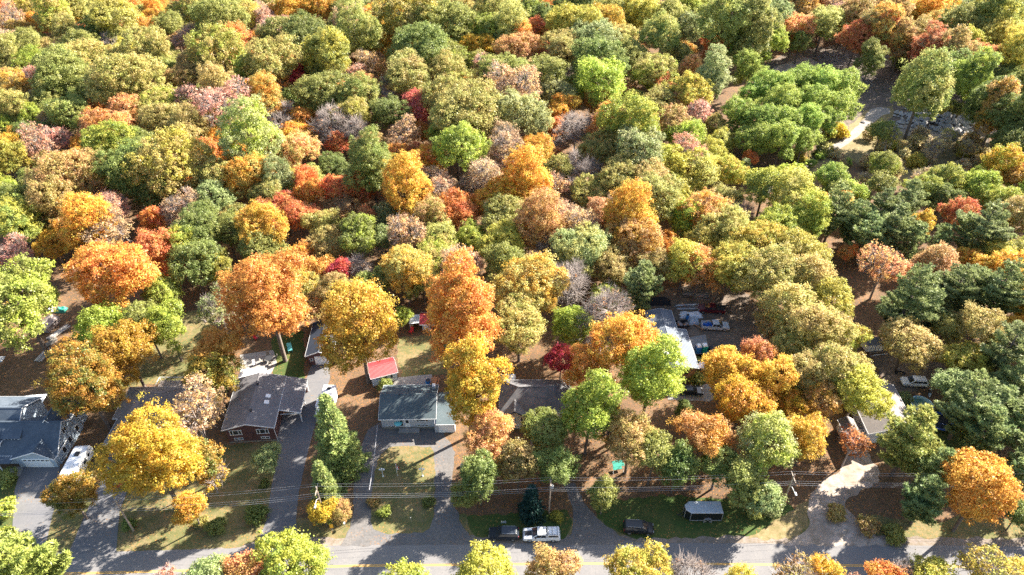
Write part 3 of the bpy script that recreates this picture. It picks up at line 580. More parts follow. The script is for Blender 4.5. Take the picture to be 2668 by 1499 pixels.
def vehicle(kind, name, label, cat, p, head, paint, **k):
    r = thing(name, label, cat, (p.x, p.y, k.get('z', 0.03)), head)
    if kind == 'pickup':
        L, W, wr = 5.7, .98, .40
        MB().prism([(-2.8, .45), (-2.0, .42), (2.1, .42), (2.78, .48), (2.84, .85), (2.72, 1.08), (1.25, 1.22), (-.85, 1.24), (-.86, .75), (-2.72, .75), (-2.74, .6)], -W, W).build('body', paint, r, bevel=.05)
        for s in (-1, 1): MB().box(-2.85, -.87, s * W - (.1 if s > 0 else 0), s * W + (.1 if s < 0 else 0), .6, 1.26).build('bed_side', paint, r, bevel=.03)
        MB().box(-2.9, -2.8, -W, W, .6, 1.26).build('tailgate', paint, r, bevel=.02)
        cabin(r, -.9, 1.5, -.72, .55, 1.2, 1.86, .93, .76, paint, split=(.45,))
        wheels(r, (-1.85, 1.85), W, wr); lights(r, 2.8, -2.88, W, .92, 1.0)
        MB().box(2.78, 2.94, -.95, .95, .45, .68).build('bumper', 'galvanised', r, bevel=.03); MB().box(-3.02, -2.9, -.9, .9, .48, .66).build('bumper', 'galvanised', r)
        if k.get('cargo'):
            rr = random.Random(9)
            for q in range(6): MB().box(-.3, .3, -.25, .25, 0, .5).build('tarp_bundle', 'tarp_blue', r, bevel=.14, loc=(-2.4 + .32 * q, rr.uniform(-.45, .45), .75 + rr.uniform(0, .3)))
        if k.get('canopy'):
            B = [(-2.85, -.95, 1.27), (-.92, -.95, 1.27), (-.92, .95, 1.27), (-2.85, .95, 1.27)]; T = [(-2.75, -.78, 1.88), (-.92, -.78, 1.88), (-.92, .78, 1.88), (-2.75, .78, 1.88)]
            c = MB().hexa(B, T).build('bed_canopy', paint, r, bevel=.05)
            pane_on(c, [B[0], B[1], T[1], T[0]], .08, .08, .2, .2); pane_on(c, [B[2], B[3], T[3], T[2]], .08, .08, .2, .2); pane_on(c, [B[3], B[0], T[0], T[3]], .1, .1, .15, .15)
            rk = MB()
            for x in (-2.5, -1.7, -1.05, -.4, .3): rk.tube([(x, -.72, 1.96), (x, .72, 1.96)], .025, 5)
            rk.tube([(-2.6, -.7, 1.94), (.4, -.7, 1.94)], .02, 5).tube([(-2.6, .7, 1.94), (.4, .7, 1.94)], .02, 5).build('roof_rack', 'black_plastic', r)
            MB().slab([(1.5, -.45, 1.225), (2.66, -.42, 1.115), (2.66, .42, 1.115), (1.5, .45, 1.225)], .02).build('hood_stripe', 'black_plastic', r)
        if k.get('tonneau'): MB().box(-2.8, -.9, -.9, .9, 1.24, 1.29).build('bed_cover', 'black_plastic', r)
    elif kind in ('suv', 'van'):
        W = .95
        MB().prism([(-2.35, .4), (2.2, .38), (2.4, .5), (2.42, .82), (2.2, 1.02), (1.1, 1.14), (-2.3, 1.16), (-2.42, .9)], -W, W).build('body', paint, r, bevel=.07)
        if kind == 'suv': c = cabin(r, -2.3, 1.25, -2.0, .35, 1.12, 1.72, .91, .74, paint, split=(.34, .66))
        else: c = cabin(r, -2.3, 1.55, -2.12, .55, 1.12, 1.82, .91, .76, paint, split=(.38, .68))
        rk = MB()
        for s in (-1, 1): rk.tube([(-1.8, s * .68, 1.78 if kind == 'suv' else 1.88), (.2, s * .68, 1.78 if kind == 'suv' else 1.88)], .025, 5)
        rk.build('roof_rail', 'galvanised', r)
        wheels(r, (-1.45, 1.5), W, .36); lights(r, 2.36, -2.38, W, .8, .95)
    else:
        W = .9
        MB().prism([(-2.25, .38), (2.2, .34), (2.35, .48), (2.3, .68), (1.9, .82), (.95, .92), (-1.6, .98), (-2.25, .94), (-2.35, .6)], -W, W).build('body', paint, r, bevel=.09)
        cabin(r, -1.75, 1.15, -1.0, .2, .9, 1.42, .84, .64, paint, split=(.5,))
        wheels(r, (-1.35, 1.4), W, .33); lights(r, 2.22, -2.26, W, .66, .78)
    for s in (-1, 1): MB().box(.85, 1.02, s * 1.0 - .08, s * 1.0 + .08, 1.12, 1.28).build('mirror', paint if k.get('m') else 'black_plastic', r, loc=(0, 0, -.25 if kind == 'car' else .02))
    return r
vehicle('pickup', 'pickup_truck', 'white pickup with black hood stripe, bed canopy and roof rack', 'pickup', P(1410, 1400), 180, 'paint_white', canopy=True)
vehicle('suv', 'parked_car', 'black wagon parked on the shoulder ahead of the white pickup', 'car', P(1313, 1397), 179, 'paint_navy')
vehicle('van', 'parked_van', 'black minivan parked on the shoulder beside the gravel drive', 'van', P(1662, 1382), -4, 'paint_black')
vehicle('pickup', 'pickup_truck', 'silver pickup with blue bundles in its open bed', 'pickup', P(1862, 856), -3, 'paint_silver', cargo=True)
vehicle('pickup', 'pickup_truck', 'dark maroon pickup with black bed cover in the work yard', 'pickup', P(1852, 812), 174, 'paint_maroon', tonneau=True)
vehicle('car', 'parked_car', 'black sedan on the concrete pad in front of the tan brick house', 'car', P(1799, 1024), -3, 'paint_black')
vehicle('car', 'parked_car', 'white sedan parked beside the long metal roofed house', 'car', P(1848, 966), 152, 'paint_white')
vehicle('suv', 'parked_car', 'white sport utility car parked near the round blue pool', 'car', P(2378, 1002), 176, 'paint_white')
vehicle('car', 'parked_car', 'dark red car half hidden under the yellow maple', 'car', P(329, 1246), 96, 'paint_red')
# travel trailer
r = thing('travel_trailer', 'white travel trailer parked beside the blue house', 'camper', (-75.0, 75.2, .03), 92)
MB().prism([(-3.2, .5), (2.7, .5), (3.3, .95), (3.4, 1.7), (3.1, 2.6), (2.6, 2.85), (-3.1, 2.85), (-3.25, 2.6)], -1.25, 1.25).build('body', 'trailer_skin', r, bevel=.1)
for x, z, ww in ((-1.6, 1.75, .9), (.3, 1.75, 1.1), (1.7, 1.75, .5)):
    MB().box(x - ww / 2, x + ww / 2, -1.275, -1.24, z - .3, z + .3).build('window', 'glass', r); MB().box(x - ww / 2, x + ww / 2, 1.24, 1.275, z - .3, z + .3).build('window', 'glass', r)
MB().box(-.5, .1, -1.272, -1.245, .6, 2.4).build('door', 'white_paint', r)
MB().box(.6, 1.5, -.4, .35, 2.85, 3.1).build('roof_unit', 'black_plastic', r, bevel=.05); MB().box(-1.8, -1.3, -.2, .3, 2.85, 2.98).build('roof_vent', 'white_paint', r)
wheels(r, (-.75, .05), 1.2, .34); MB().tube([(3.3, .5, .55), (4.3, 0, .5)], .05, 6).tube([(3.3, -.5, .55), (4.3, 0, .5)], .05, 6).build('tow_frame', 'black_plastic', r)
# motorhome
r = thing('motorhome', 'white motorhome with slide out half hidden behind the tall spruce', 'motorhome', (-34.6, 88.6, .03), -91)
MB().prism([(-3.6, .45), (3.4, .45), (3.75, .8), (3.8, 1.2), (3.2, 1.35), (2.9, 1.9), (3.5, 2.1), (3.5, 2.9), (3.2, 3.1), (-3.55, 3.1), (-3.65, 2.8)], -1.2, 1.2).build('body', 'trailer_skin', r, bevel=.08)
MB().box(-1.6, 1.4, -1.75, -1.2, 1.0, 2.75).build('slide_out', 'trailer_skin', r, bevel=.05); MB().box(-.6, .8, -1.775, -1.74, 1.6, 2.3).build('window', 'glass', r)
MB().slab([(3.26, -1.0, 1.38), (3.26, 1.0, 1.38), (2.93, 1.0, 1.88), (2.93, -1.0, 1.88)], .03).build('windscreen', 'glass', r)
MB().box(-2.9, -2.3, -.3, .3, 3.1, 3.22).build('roof_vent', 'black_plastic', r); MB().box(-.4, .4, -.35, .35, 3.1, 3.32).build('roof_unit', 'white_paint', r, bevel=.04)
wheels(r, (-2.0, 2.6), 1.15, .38)
# black cargo trailer
r = thing('cargo_trailer', 'black enclosed cargo trailer with pale roof and pointed nose on grass', 'trailer', (31.2, 66.0, .02), 180)
out = [(-2.75, -1.1), (2.35, -1.1), (3.15, -.45), (3.15, .45), (2.35, 1.1), (-2.75, 1.1)]
mb = MB(); k = len(out); mb.v = [(x, y, .45) for x, y in out] + [(x, y, 2.5) for x, y in out]
mb.f = [list(range(k))[::-1], list(range(k, 2 * k))] + [[j, (j + 1) % k, k + (j + 1) % k, k + j] for j in range(k)]
mb.build('box', 'paint_black', r)
mb = MB(); mb.v = [(x * 1.008, y * 1.015, 2.44) for x, y in out] + [(x * 1.008, y * 1.015, 2.53) for x, y in out] + [(x * .97, y * .95, 2.6) for x, y in out]
mb.f = [list(range(2 * k, 3 * k))] + [[q * k + j, q * k + (j + 1) % k, (q + 1) * k + (j + 1) % k, (q + 1) * k + j] for q in (0, 1) for j in range(k)]
mb.build('roof', 'trailer_roof', r)
tr = MB()
for x, y in out: tr.box(x - .04, x + .04, y - .04, y + .04, .45, 2.44)
tr.box(-2.79, 2.4, -1.14, -1.1, .42, .54).box(-2.79, 2.4, 1.1, 1.14, .42, .54); tr.build('corner_trim', 'galvanised', r)
for s in (-1, 1): MB().lathe([(.62, -.12), (.72, -.12), (.72, .12), (.62, .12)], (-.55, s * 1.14, .36), 20, 'Y', close=True).build('mudguard', 'galvanised', r)
wheels(r, (-1.0, -.15), 1.22, .33)
for s in (-1, 1): MB().box(-2.79, -2.75, s * .9 - .12, s * .9 + .12, .6, .72).build('tail_light', 'lens_red', r)
MB().tube([(2.9, .4, .45), (4.2, 0, .45)], .05, 6).tube([(2.9, -.4, .45), (4.2, 0, .45)], .05, 6).build('tow_frame', 'black_plastic', r)
# white box trailer by far house
r = thing('cargo_trailer', 'white box trailer with dark roof beside the tree edge near the pool house', 'trailer', (74.0, 104.9, .02), 8)
MB().box(-1.9, 1.7, -1.1, 1.1, .5, 2.3).build('box', 'trailer_skin', r, bevel=.04); MB().box(-1.95, 1.75, -1.13, 1.13, 2.3, 2.38).build('roof', 'shingle_charcoal', r)
for x in (-1.0, -.1, .8): MB().box(x - .03, x + .03, -1.13, -1.1, .55, 2.25).build('rib', 'dark_void', r)
wheels(r, (-.2,), 1.15, .33)

# ------------------------------------------------------------------ yard things
def plank_stack(loc, rz, label, n, length, mats=('weathered_wood',), seed=0, layers=3, group=None):
    r = thing('lumber_stack', label, 'lumber', loc, rz, group); rr = random.Random(seed)
    for q in range(layers):
        for k in range(n):
            o = MB().box(-length / 2, length / 2, -.1, .1, 0, .07).build('plank', rr.choice(mats), r)
            o.location = (rr.uniform(-.25, .25), (k - n / 2) * .24 + rr.uniform(-.04, .04), .03 + q * .1); o.rotation_euler = (0, 0, rr.uniform(-.05, .05))
    return r
plank_stack((-96.0, 110.0, 0), 64, 'stack of pale weathered planks beyond the tan shelter', 6, 4.6, ('weathered_wood', 'siding_cream'), 1)
plank_stack((-96.2, 106.6, 0), 66, 'middle stack of grey planks between two other lumber stacks', 5, 3.0, ('weathered_wood', 'stone_grey'), 2)
plank_stack((-95.7, 103.2, 0), 82, 'lumber stack with pale boards next to the leaning grey trunks', 6, 3.6, ('weathered_wood', 'siding_cream'), 3)
def draped(name, label, cat, loc, rx, ry, hgt, m, seed, n=14):
    rr = random.Random(seed); mb = MB()
    for i in range(n + 1):
        for j in range(n + 1):
            a, b = i / n * 2 - 1, j / n * 2 - 1; d = max(abs(a), abs(b))
            z = hgt * max(0, 1 - d ** 4) * (0.8 + .2 * math.sin(a * 5 + seed) * math.cos(b * 4)) + rr.uniform(0, .06) * (1 - d)
            mb.v.append((a * rx * (1 + .08 * math.sin(b * 7)), b * ry, z + .012))
    mb.f = [[i * (n + 1) + j, (i + 1) * (n + 1) + j, (i + 1) * (n + 1) + j + 1, i * (n + 1) + j + 1] for i in range(n) for j in range(n)]
    return tag(mb.build(name, m, None, smooth=False, loc=loc), label, cat)
draped('tarp_pile', 'green tarp covered pile beyond the tan shelter', 'tarp', (-98.9, 117.0, 0), 1.2, .9, .9, 'tarp_green', 3)
draped('tarp_pile', 'white tarp pile next to the green tarp', 'tarp', (-101.2, 117.2, 0), .6, .9, .8, 'tarp_white', 4)
draped('tarp_pile', 'crumpled pale blue tarp by the bare twigs near lumber', 'tarp', (-104.4, 102.0, 0), 1.1, .8, .5, 'tarp_white', 6)
draped('tarp_pile', 'grey white tarp over boards behind the cream hipped house', 'tarp', tuple(P(1325, 985)), 1.4, .9, .6, 'tarp_white', 7)
draped('tarp_pile', 'crumpled white plastic sheeting on the scrap heap behind the silver pickup', 'tarp', tuple(P(1800, 822)), 2.4, 1.0, .8, 'tarp_white', 8)
draped('tarp_pile', 'pale blue grey sheet over boxes in the scrap heap', 'tarp', tuple(P(1806, 838)), 1.2, 1.1, 1.1, 'siding_blue', 9)
draped('tarp_pile', 'dark tarp covered heap at the end of the metal roofed house', 'tarp', tuple(P(1716, 788)), 2.6, 1.2, 1.3, 'dark_void', 10)
# utility trailer full of scrap
r = thing('utility_trailer', 'open utility trailer heaped with scrap beside the metal roofed house', 'trailer', (*P(1775, 853).xy, .02), 4)
MB().box(-1.5, 1.5, -.9, .9, .5, .6).build('deck', 'weathered_wood', r)
for y in (-.92, .88): MB().box(-1.5, 1.5, y, y + .04, .6, 1.2).build('side', 'black_plastic', r)
wheels(r, (0,), 1.1, .33); rr = random.Random(4)
for k in range(16):
    o = MB().box(-.3, .3, -.2, .2, 0, .3).build('scrap_piece', rr.choice(['weathered_wood', 'galvanised', 'black_plastic', 'new_wood', 'tarp_tan', 'stone_grey']), r, bevel=.04)
    o.location = (rr.uniform(-1.2, 1.2), rr.uniform(-.6, .6), .6 + rr.uniform(0, .5)); o.rotation_euler = (rr.uniform(-.6, .6), rr.uniform(-.6, .6), rr.uniform(0, 3)); s = rr.uniform(.7, 1.6); o.scale = (s, s * rr.uniform(.5, 1.2), s)
def barrel(label, loc, m, h=.9, r=.3, name='barrel'):
    t = thing(name, label, 'barrel', loc); b = MB().lathe([(.001, 0), (r * .95, 0), (r, .06), (r * 1.03, h * .33), (r, h * .36), (r * 1.03, h * .66), (r, h * .69), (r * .96, h), (.001, h)], n=16).build('drum', m, t)
    MB().lathe([(.001, h), (r * .9, h), (r * .9, h + .03), (.001, h + .03)], n=16).build('lid', 'black_plastic', t)
barrel('tall blue drum standing in the scrap heap', tuple(P(1790, 832)), 'plastic_blue', 1.3)
barrel('blue barrel beside the wooden table behind the bungalow', tuple(P(1116, 1000)), 'plastic_blue', 1.0, .5)
barrel('small blue bucket on fallen leaves beside the loop drive', tuple(P(1204, 1215)), 'plastic_blue', .5, .3, 'bucket')
def poles_pile(label, loc, rz, n, length, mats, seed, spread=.5, name='pipe_pile', part='pipe'):
    t = thing(name, label, 'pipes' if part == 'pipe' else 'logs', loc, rz); rr = random.Random(seed)
    for k in range(n):
        a = rr.uniform(-.12, .12); y = rr.uniform(-spread, spread); z = .06 + rr.uniform(0, .3)
        MB().tube([(-length / 2 + rr.uniform(-.5, .5), y, z), (length / 2 + rr.uniform(-.5, .5), y + a * length, z + rr.uniform(-.05, .1))], rr.uniform(.04, .07) if part == 'pipe' else rr.uniform(.06, .12), 6).build(part, rr.choice(mats), t)
poles_pile('pile of long pale pipes lying behind the scrap heap', (*P(1788, 800).xy, 0), 4, 12, 4.6, ['galvanised', 'weathered_wood', 'siding_white'], 3, 1.3)
poles_pile('dark pile of branches and poles at the wooded yard edge', (*P(1810, 768).xy, 0), -8, 22, 5.5, ['bark', 'weathered_wood', 'stone_grey', 'pale_bark'], 5, 1.3, 'log_pile', 'log')
poles_pile('scattered boards beside the white box trailer', (*P(2282, 920).xy, 0), 12, 7, 3.0, ['siding_white', 'weathered_wood'], 6, .8)
r = thing('leaning_plank', 'long reddish plank leaning beside the scrap heap', 'plank', (*P(1818, 856).xy, 0), -62)
MB().hexa([(-1.5, -.13, .05), (1.5, -.13, .9), (1.5, .13, .9), (-1.5, .13, .05)], [(-1.5, -.13, .13), (1.5, -.13, .98), (1.5, .13, .98), (-1.5, .13, .13)]).build('board', 'new_wood', r); MB().box(1.2, 1.3, -.1, .1, 0, .82).build('prop', 'weathered_wood', r)
for lab, p_, m in (('blue portable toilet with white roof beside a green one', (1817, 918), 'plastic_blue'), ('green portable toilet with white roof beside a blue one', (1833, 916), 'plastic_green')):
    t = thing('portable_toilet', lab, 'toilet', (*P(*p_).xy, .02), 8)
    MB().box(-.55, .55, -.55, .55, 0, 1.75).build('cabin', m, t, bevel=.05); MB().lathe([(.72, 0), (.72, .08), (.5, .35), (.001, .45)], (0, 0, 1.75), 4).build('roof', 'white_paint', t).rotation_euler = (0, 0, R(45))
    MB().box(-.38, .38, -.585, -.55, .1, 1.65).build('door', m, t)
t = thing('garden_tractor', 'dark blue garden tractor parked beside the green portable toilet', 'tractor', (*P(1853, 916).xy, .02), 100)
MB().box(-.3, .9, -.4, .4, .35, .85).build('hood', 'paint_navy', t, bevel=.1); MB().box(-.9, -.1, -.5, .5, .35, .6).build('frame', 'black_plastic', t, bevel=.05)
MB().box(-.85, -.4, -.28, .28, .6, .78).box(-.95, -.82, -.28, .28, .6, 1.15).build('seat', 'black_plastic', t, bevel=.04); wheels(t, (-.6, .6), .6, .33)
MB().tube([(-1.0, -.5, .5), (-1.0, -.5, 1.6), (-1.0, .5, 1.6), (-1.0, .5, .5)], .04, 6).build('roll_bar', 'galvanised', t)
def chair(label, loc, rz, m, group=None, name='garden_chair'):
    t = thing(name, label, 'chair', loc, rz, group)
    MB().box(-.3, .3, -.3, .3, .4, .46).build('seat', m, t); MB().hexa([(-.3, .26, .44), (.3, .26, .44), (.3, .32, .44), (-.3, .32, .44)], [(-.3, .5, 1.1), (.3, .5, 1.1), (.3, .56, 1.1), (-.3, .56, 1.1)]).build('backrest', m, t)
    for x in (-.27, .27):
        for y in (-.27, .27): MB().box(x - .03, x + .03, y - .03, y + .03, 0, .4).build('leg', m, t)
    return t
chair('teal garden chair on grass left of the dark roofed garage', (*P(757, 916).xy, .02), 20, 'plastic_teal').scale = (1.5, 1.5, 1.5)
chair('red garden chair near the red roofed grey shed', (*P(1071, 868).xy, 0), -30, 'plastic_red').scale = (1.2, 1.2, 1.2)
chair('yellow wooden chair under the white tarp awning', (*P(1074, 852).xy, 0), 160, 'siding_cream')
chair('red garden chair under the big orange maple beside the brick house yard', (*P(668, 885).xy, 0), 60, 'plastic_red')
t = thing('patio_table', 'round dark patio table behind the brown brick house', 'table', (*P(702, 940).xy, .02))
MB().lathe([(.001, .7), (.75, .7), (.75, .75), (.001, .75)], n=20).build('table_top', 'black_plastic', t); MB().tube([(0, 0, 0), (0, 0, .7)], .05, 8).build('leg', 'black_plastic', t)
for k in range(4):
    a = k * math.pi / 2 + .4; q = P(702, 940); chair('dark chair around the round patio table', (q.x + 1.2 * math.cos(a), q.y + 1.2 * math.sin(a), .02), math.degrees(a) - 90, 'stone_grey', 'chairs around the patio table')
chair('white reclining chair on the patio behind the brick house', (*P(664, 952).xy, .02), 30, 'white_paint')
t = thing('picnic_table', 'reddish wooden table with benches behind the bungalow', 'table', (*P(1133, 998).xy, .02), 84)
for k in range(5): MB().box(-.9, .9, -.45 + .18 * k, -.29 + .18 * k, .72, .76).build('plank', 'new_wood', t)
for y in (-.85, .6): MB().box(-.9, .9, y, y + .25, .42, .46).build('bench', 'new_wood', t)
for x in (-.6, .6): MB().box(x - .05, x + .05, -.8, .8, .36, .42).box(x - .05, x + .05, -.4, -.3, 0, .72).box(x - .05, x + .05, .3, .4, 0, .72).build('leg', 'new_wood', t)
t = thing('patio_umbrella', 'teal round sunshade standing by the bungalow front door', 'umbrella', (*P(1040, 1119).xy, .03))
MB().lathe([(.75, 1.75), (.45, 1.95), (.001, 2.08)], n=10).build('canopy', 'plastic_teal', t); MB().tube([(0, 0, 0), (0, 0, 2.0)], .03, 6).build('pole', 'galvanised', t)
t = thing('garden_ornament', 'small white garden ornament beside the black sedan', 'ornament', (*P(1823, 1004).xy, .02))
MB().lathe([(.001, 0), (.28, 0), (.24, .2), (.12, .3), (.2, .6), (.24, .85), (.12, 1.0), (.15, 1.12), (.001, 1.25)], n=12).build('figure', 'white_paint', t, smooth=True)
# pool and trampoline
t = thing('round_pool', 'round blue above ground pool with greenish water', 'pool', (77.1, 89.1, 0))
MB().lathe([(1.95, 0), (1.98, 1.18), (1.88, 1.2), (1.88, .1)], n=40).build('pool_wall', 'pool_wall', t, smooth=False)
MB().lathe([(1.875, 1.19), (1.86, .12), (.001, .12)], n=40).build('liner', 'pool_liner', t); MB().lathe([(.001, .55), (1.855, .55)], n=40).build('water', 'pool_water', t)
MB().lathe([(1.84, 1.2), (2.02, 1.2), (2.02, 1.25), (1.84, 1.25)], n=40, close=True).build('rim', 'pool_liner', t)
t = thing('trampoline', 'round trampoline with blue pad beside the pool', 'trampoline', (78.7, 85.3, 0))
MB().lathe([(.001, .82), (1.9, .82)], n=32).build('jumping_mat', 'trampoline_mat', t); MB().lathe([(1.85, .84), (2.3, .84), (2.3, .9), (1.85, .9)], n=32, close=True).build('pad', 'trampoline_pad', t)
for k in range(6):
    a = k * math.pi / 3; MB().tube([(2.25 * math.cos(a), 2.25 * math.sin(a), 0), (2.25 * math.cos(a), 2.25 * math.sin(a), 2.4)], .035, 6).build('pole', 'trampoline_pad', t)
MB().lathe([(2.22, 2.38), (2.28, 2.38), (2.28, 2.43), (2.22, 2.43)], n=32, close=True).build('top_ring', 'trampoline_pad', t)
t = thing('kayak', 'pale blue upturned kayak lying beyond the pool', 'boat', (*P(2422, 1026).xy, 0), -30)
MB().lathe([(.001, -1.5), (.2, -1.0), (.36, 0), (.2, 1.0), (.001, 1.5)], (0, 0, .3), 12, 'Y').build('hull', 'siding_blue', t, smooth=True); MB().lathe([(.28, -.45), (.34, -.45), (.34, .45), (.28, .45)], (0, 0, .34), 12, 'Y').build('cockpit_rim', 'black_plastic', t)
t = thing('motorcycle', 'dark motorbike parked in front of the white sport utility car', 'motorbike', (*P(2344, 974).xy, .02), 170)
wheels(t, (-.7, .7), .1, .32); MB().box(-.6, .5, -.14, .14, .45, .8).build('frame', 'black_plastic', t, bevel=.08); MB().box(-.7, 0, -.16, .16, .8, .9).build('seat', 'tarp_tan', t, bevel=.04); MB().tube([(.5, -.4, 1.1), (.45, 0, 1.0), (.5, .4, 1.1)], .03, 6).build('handlebar', 'galvanised', t)
# bins by the garage
for k, (q, lab) in enumerate((((872, 944), 'black wheeled bin next to the white garage door'), ((880, 946), 'second black bin beside the detached garage'))):
    t = thing('waste_bin', lab, 'bin', (*P(*q).xy, 0), 5); MB().hexa([(-.25, -.25, .08), (.25, -.25, .08), (.25, .25, .08), (-.25, .25, .08)], [(-.32, -.32, .95), (.32, -.32, .95), (.32, .32, .95), (-.32, .32, .95)]).build('tub', 'black_plastic', t); MB().box(-.35, .35, -.36, .36, .95, 1.03).build('lid', 'black_plastic', t)

# ------------------------------------------------------------------ street furniture
PB = [P(-250, 1400), P(348, 1383), P(850, 1360), P(1430, 1338), P(2032, 1328), P(2640, 1322)]
PH = [9.0, 8.3, 9.6, 9.0, 9.6, 9.2]
lab = ['', 'bare wooden utility pole beside the driveway of the taupe hip roof house', 'wooden utility pole with street lamp between cedar and yellow shrubs',
       'weathered utility pole beside the small dark spruce', 'wooden utility pole with street lamp beside the dirt entrance', 'utility pole among pines at the roadside']
wire_ends = []
for k, p in enumerate(PB):
    if k == 0:
        wire_ends.append([Vector((p.x, p.y + dx, z)) for dx, z in ((-.9, 8.6), (0, 8.9), (.9, 8.6), (0, 6.6), (.1, 6.2))]); continue
    H_ = PH[k]; t = thing('utility_pole', lab[k], 'pole', p, 0, 'utility poles along the road')
    MB().tube([(0, 0, -.1), (0, 0, H_)], [.17, .11], 10).build('pole', 'pole_wood', t)
    MB().box(-.06, .06, -1.1, 1.1, H_ - .75, H_ - .62).build('cross_arm', 'pole_wood', t)
    for y in (-.9, 0, .9):
        z0 = H_ - .62 if y else H_; MB().lathe([(.001, 0), (.05, 0), (.06, .1), (.03, .2), (.001, .22)], (0, y, z0), 8).build('insulator', 'galvanised', t)
    if k in (2, 4):
        s = 1; MB().tube([(0, 0, 6.6), (-.1, -.8, 7.4), (-.1, -1.9, 7.6)], .05, 6).build('lamp_arm', 'galvanised', t)
        hd = MB().box(-.16, .16, -2.5, -1.85, 7.52, 7.68).build('lamp_head', 'galvanised', t, bevel=.05); MB().box(-.11, .11, -2.4, -2.0, 7.47, 7.53).build('lens', 'lens_white', hd)
    if k == 3: MB().lathe([(.001, 0), (.24, 0), (.24, .75), (.001, .8)], (.3, 0, H_ - 2.0), 12).build('transformer', 'galvanised', t)
    wire_ends.append([Vector((p.x, p.y + dx, z)) for dx, z in ((-.9, H_ - .42), (0, H_ + .2), (.9, H_ - .42), (.12, H_ - 2.4), (.12, H_ - 2.9))])
names = ['wire strung on the road side end of the pole cross arms', 'topmost wire strung along the pole tops', 'wire strung on the house side end of the pole cross arms', 'upper cable strung below the pole cross arms', 'lowest cable strung along the utility poles']
for q in range(5):
    pts = []
    for a, b in zip(wire_ends, wire_ends[1:]):
        for k in range(12):
            t = k / 12; v = a[q].lerp(b[q], t); v.z -= 4 * t * (1 - t) * .7; pts.append(v)
    pts.append(wire_ends[-1][q]); pts += [wire_ends[-1][q] + Vector((40, 0, 0))]
    tag(MB().tube(pts, 0.012 if q < 3 else .02, 4, cap=False).build('overhead_wire', 'wire'), names[q], 'wire', 'wires along the utility poles')
a = P(962, 1277, 7.4); b = P(983, 1108, 3.6); pts = [a.lerp(b, k / 14) - Vector((0, 0, 4 * (k / 14) * (1 - k / 14) * .6)) for k in range(15)]
mb = MB()
for s in (0, 1):
    tw = []
    for k in range(120):
        t = k / 119; v = a.lerp(b, t); v.z -= 4 * t * (1 - t) * .6; an = t * 90 + s * math.pi; tw.append(v + Vector((math.cos(an) * .05, 0, math.sin(an) * .05)))
    mb.tube(tw, .018, 4)
tag(mb.build('service_cable', 'siding_grey'), 'twisted white service cable running from the wires to the bungalow', 'cable')
# flagpole and globe lamps
t = thing('flagpole', 'white flagpole with limp red and white flag on the lawn island', 'flagpole', P(1036, 1241))
MB().tube([(0, 0, 0), (0, 0, 3.4)], .04, 8).build('pole', 'white_paint', t); MB().lathe([(.001, -.08), (.07, 0), (.001, .08)], (0, 0, 3.46), 8).build('finial', 'galvanised', t)
for k, (m, x0, x1) in enumerate((('flag_red', .04, .26), ('white_paint', .26, .62), ('flag_red', .62, .84))):
    fl = MB(); n = 5
    for i in range(n + 1):
        u = x0 + (x1 - x0) * i / n
        for j in range(6): fl.v.append((u * .55, .10 * math.sin(u * 9 + j * .4), 3.2 - j * .2 - u * .75))
    fl.f = [[i * 6 + j, (i + 1) * 6 + j, (i + 1) * 6 + j + 1, i * 6 + j + 1] for i in range(n) for j in range(5)]
    fl.build('flag', m, t)
for q, lab_ in (((998, 1242), 'white three globe lamp post on the drive side of the lawn island'), ((1101, 1241), 'white three globe lamp post on the leafy side of the lawn island')):
    t = thing('lamp_post', lab_, 'lamp', P(*q), 0, 'globe lamp posts on the lawn island')
    MB().lathe([(.001, 0), (.18, 0), (.16, .12), (.06, .3), (.05, 2.0), (.001, 2.0)], n=10).build('post', 'white_paint', t)
    MB().tube([(-.35, 0, 1.85), (0, 0, 1.7), (.35, 0, 1.85)], .03, 6).build('arm', 'white_paint', t)
    for x, z in ((-.35, 2.0), (.35, 2.0), (0, 2.2)):
        MB().lathe([(.001, -.16)] + [(.16 * math.cos(a), .16 * math.sin(a)) for a in np.linspace(-1.2, 1.2, 6)] + [(.001, .16)], (x, 0, z), 12).build('globe', 'globe', t, smooth=True)
t = thing('road_sign', 'tall yellow warning sign board at the driveway mouth', 'sign', P(867, 1384), 10)
MB().tube([(0, 0, 0), (0, 0, 1.8)], .03, 6).build('post', 'galvanised', t); MB().box(-.28, .28, -.04, -.01, .95, 1.95).build('board', 'sign_yellow', t)
for q, lab_ in (((850, 1368), 'small white mailbox at the foot of the lamp pole'), ((899, 1372), 'white mailbox leaning at the driveway mouth')):
    t = thing('mailbox', lab_, 'mailbox', P(*q), 0); MB().tube([(0, 0, 0), (0, 0, 1.0)], .04, 6).build('post', 'weathered_wood', t); MB().prism([(-.14, 1.0), (.14, 1.0), (.14, 1.2), (0, 1.3), (-.14, 1.2)], -.25, .25).build('box', 'white_paint', t)
t = thing('yard_sign', 'small blank pale sign board on the grass beside the parked wagon', 'sign', P(1312, 1366), 0)
for x in (-.35, .35): MB().tube([(x, 0, 0), (x, 0, .6)], .02, 5).build('stake', 'galvanised', t)
MB().box(-.42, .42, -.03, 0, .35, .9).build('board', 'siding_white', t)
t = thing('slim_sign_post', 'thin dark stake standing in the lawn island near the road', 'post', P(1072, 1362)); MB().tube([(0, 0, 0), (0, 0, 1.5)], .03, 5).build('stake', 'weathered_wood', t); MB().box(-.05, .05, -.03, .03, 1.3, 1.5).build('reflector', 'lens_white', t)
t = thing('garden_swing', 'green swing seat under the trees by the gravel drive', 'swing', P(1608, 1225), 10)
for x in (-.9, .9): MB().tube([(x, -.7, 0), (x, 0, 1.8), (x, .7, 0)], .04, 6).build('side_frame', 'white_paint', t)
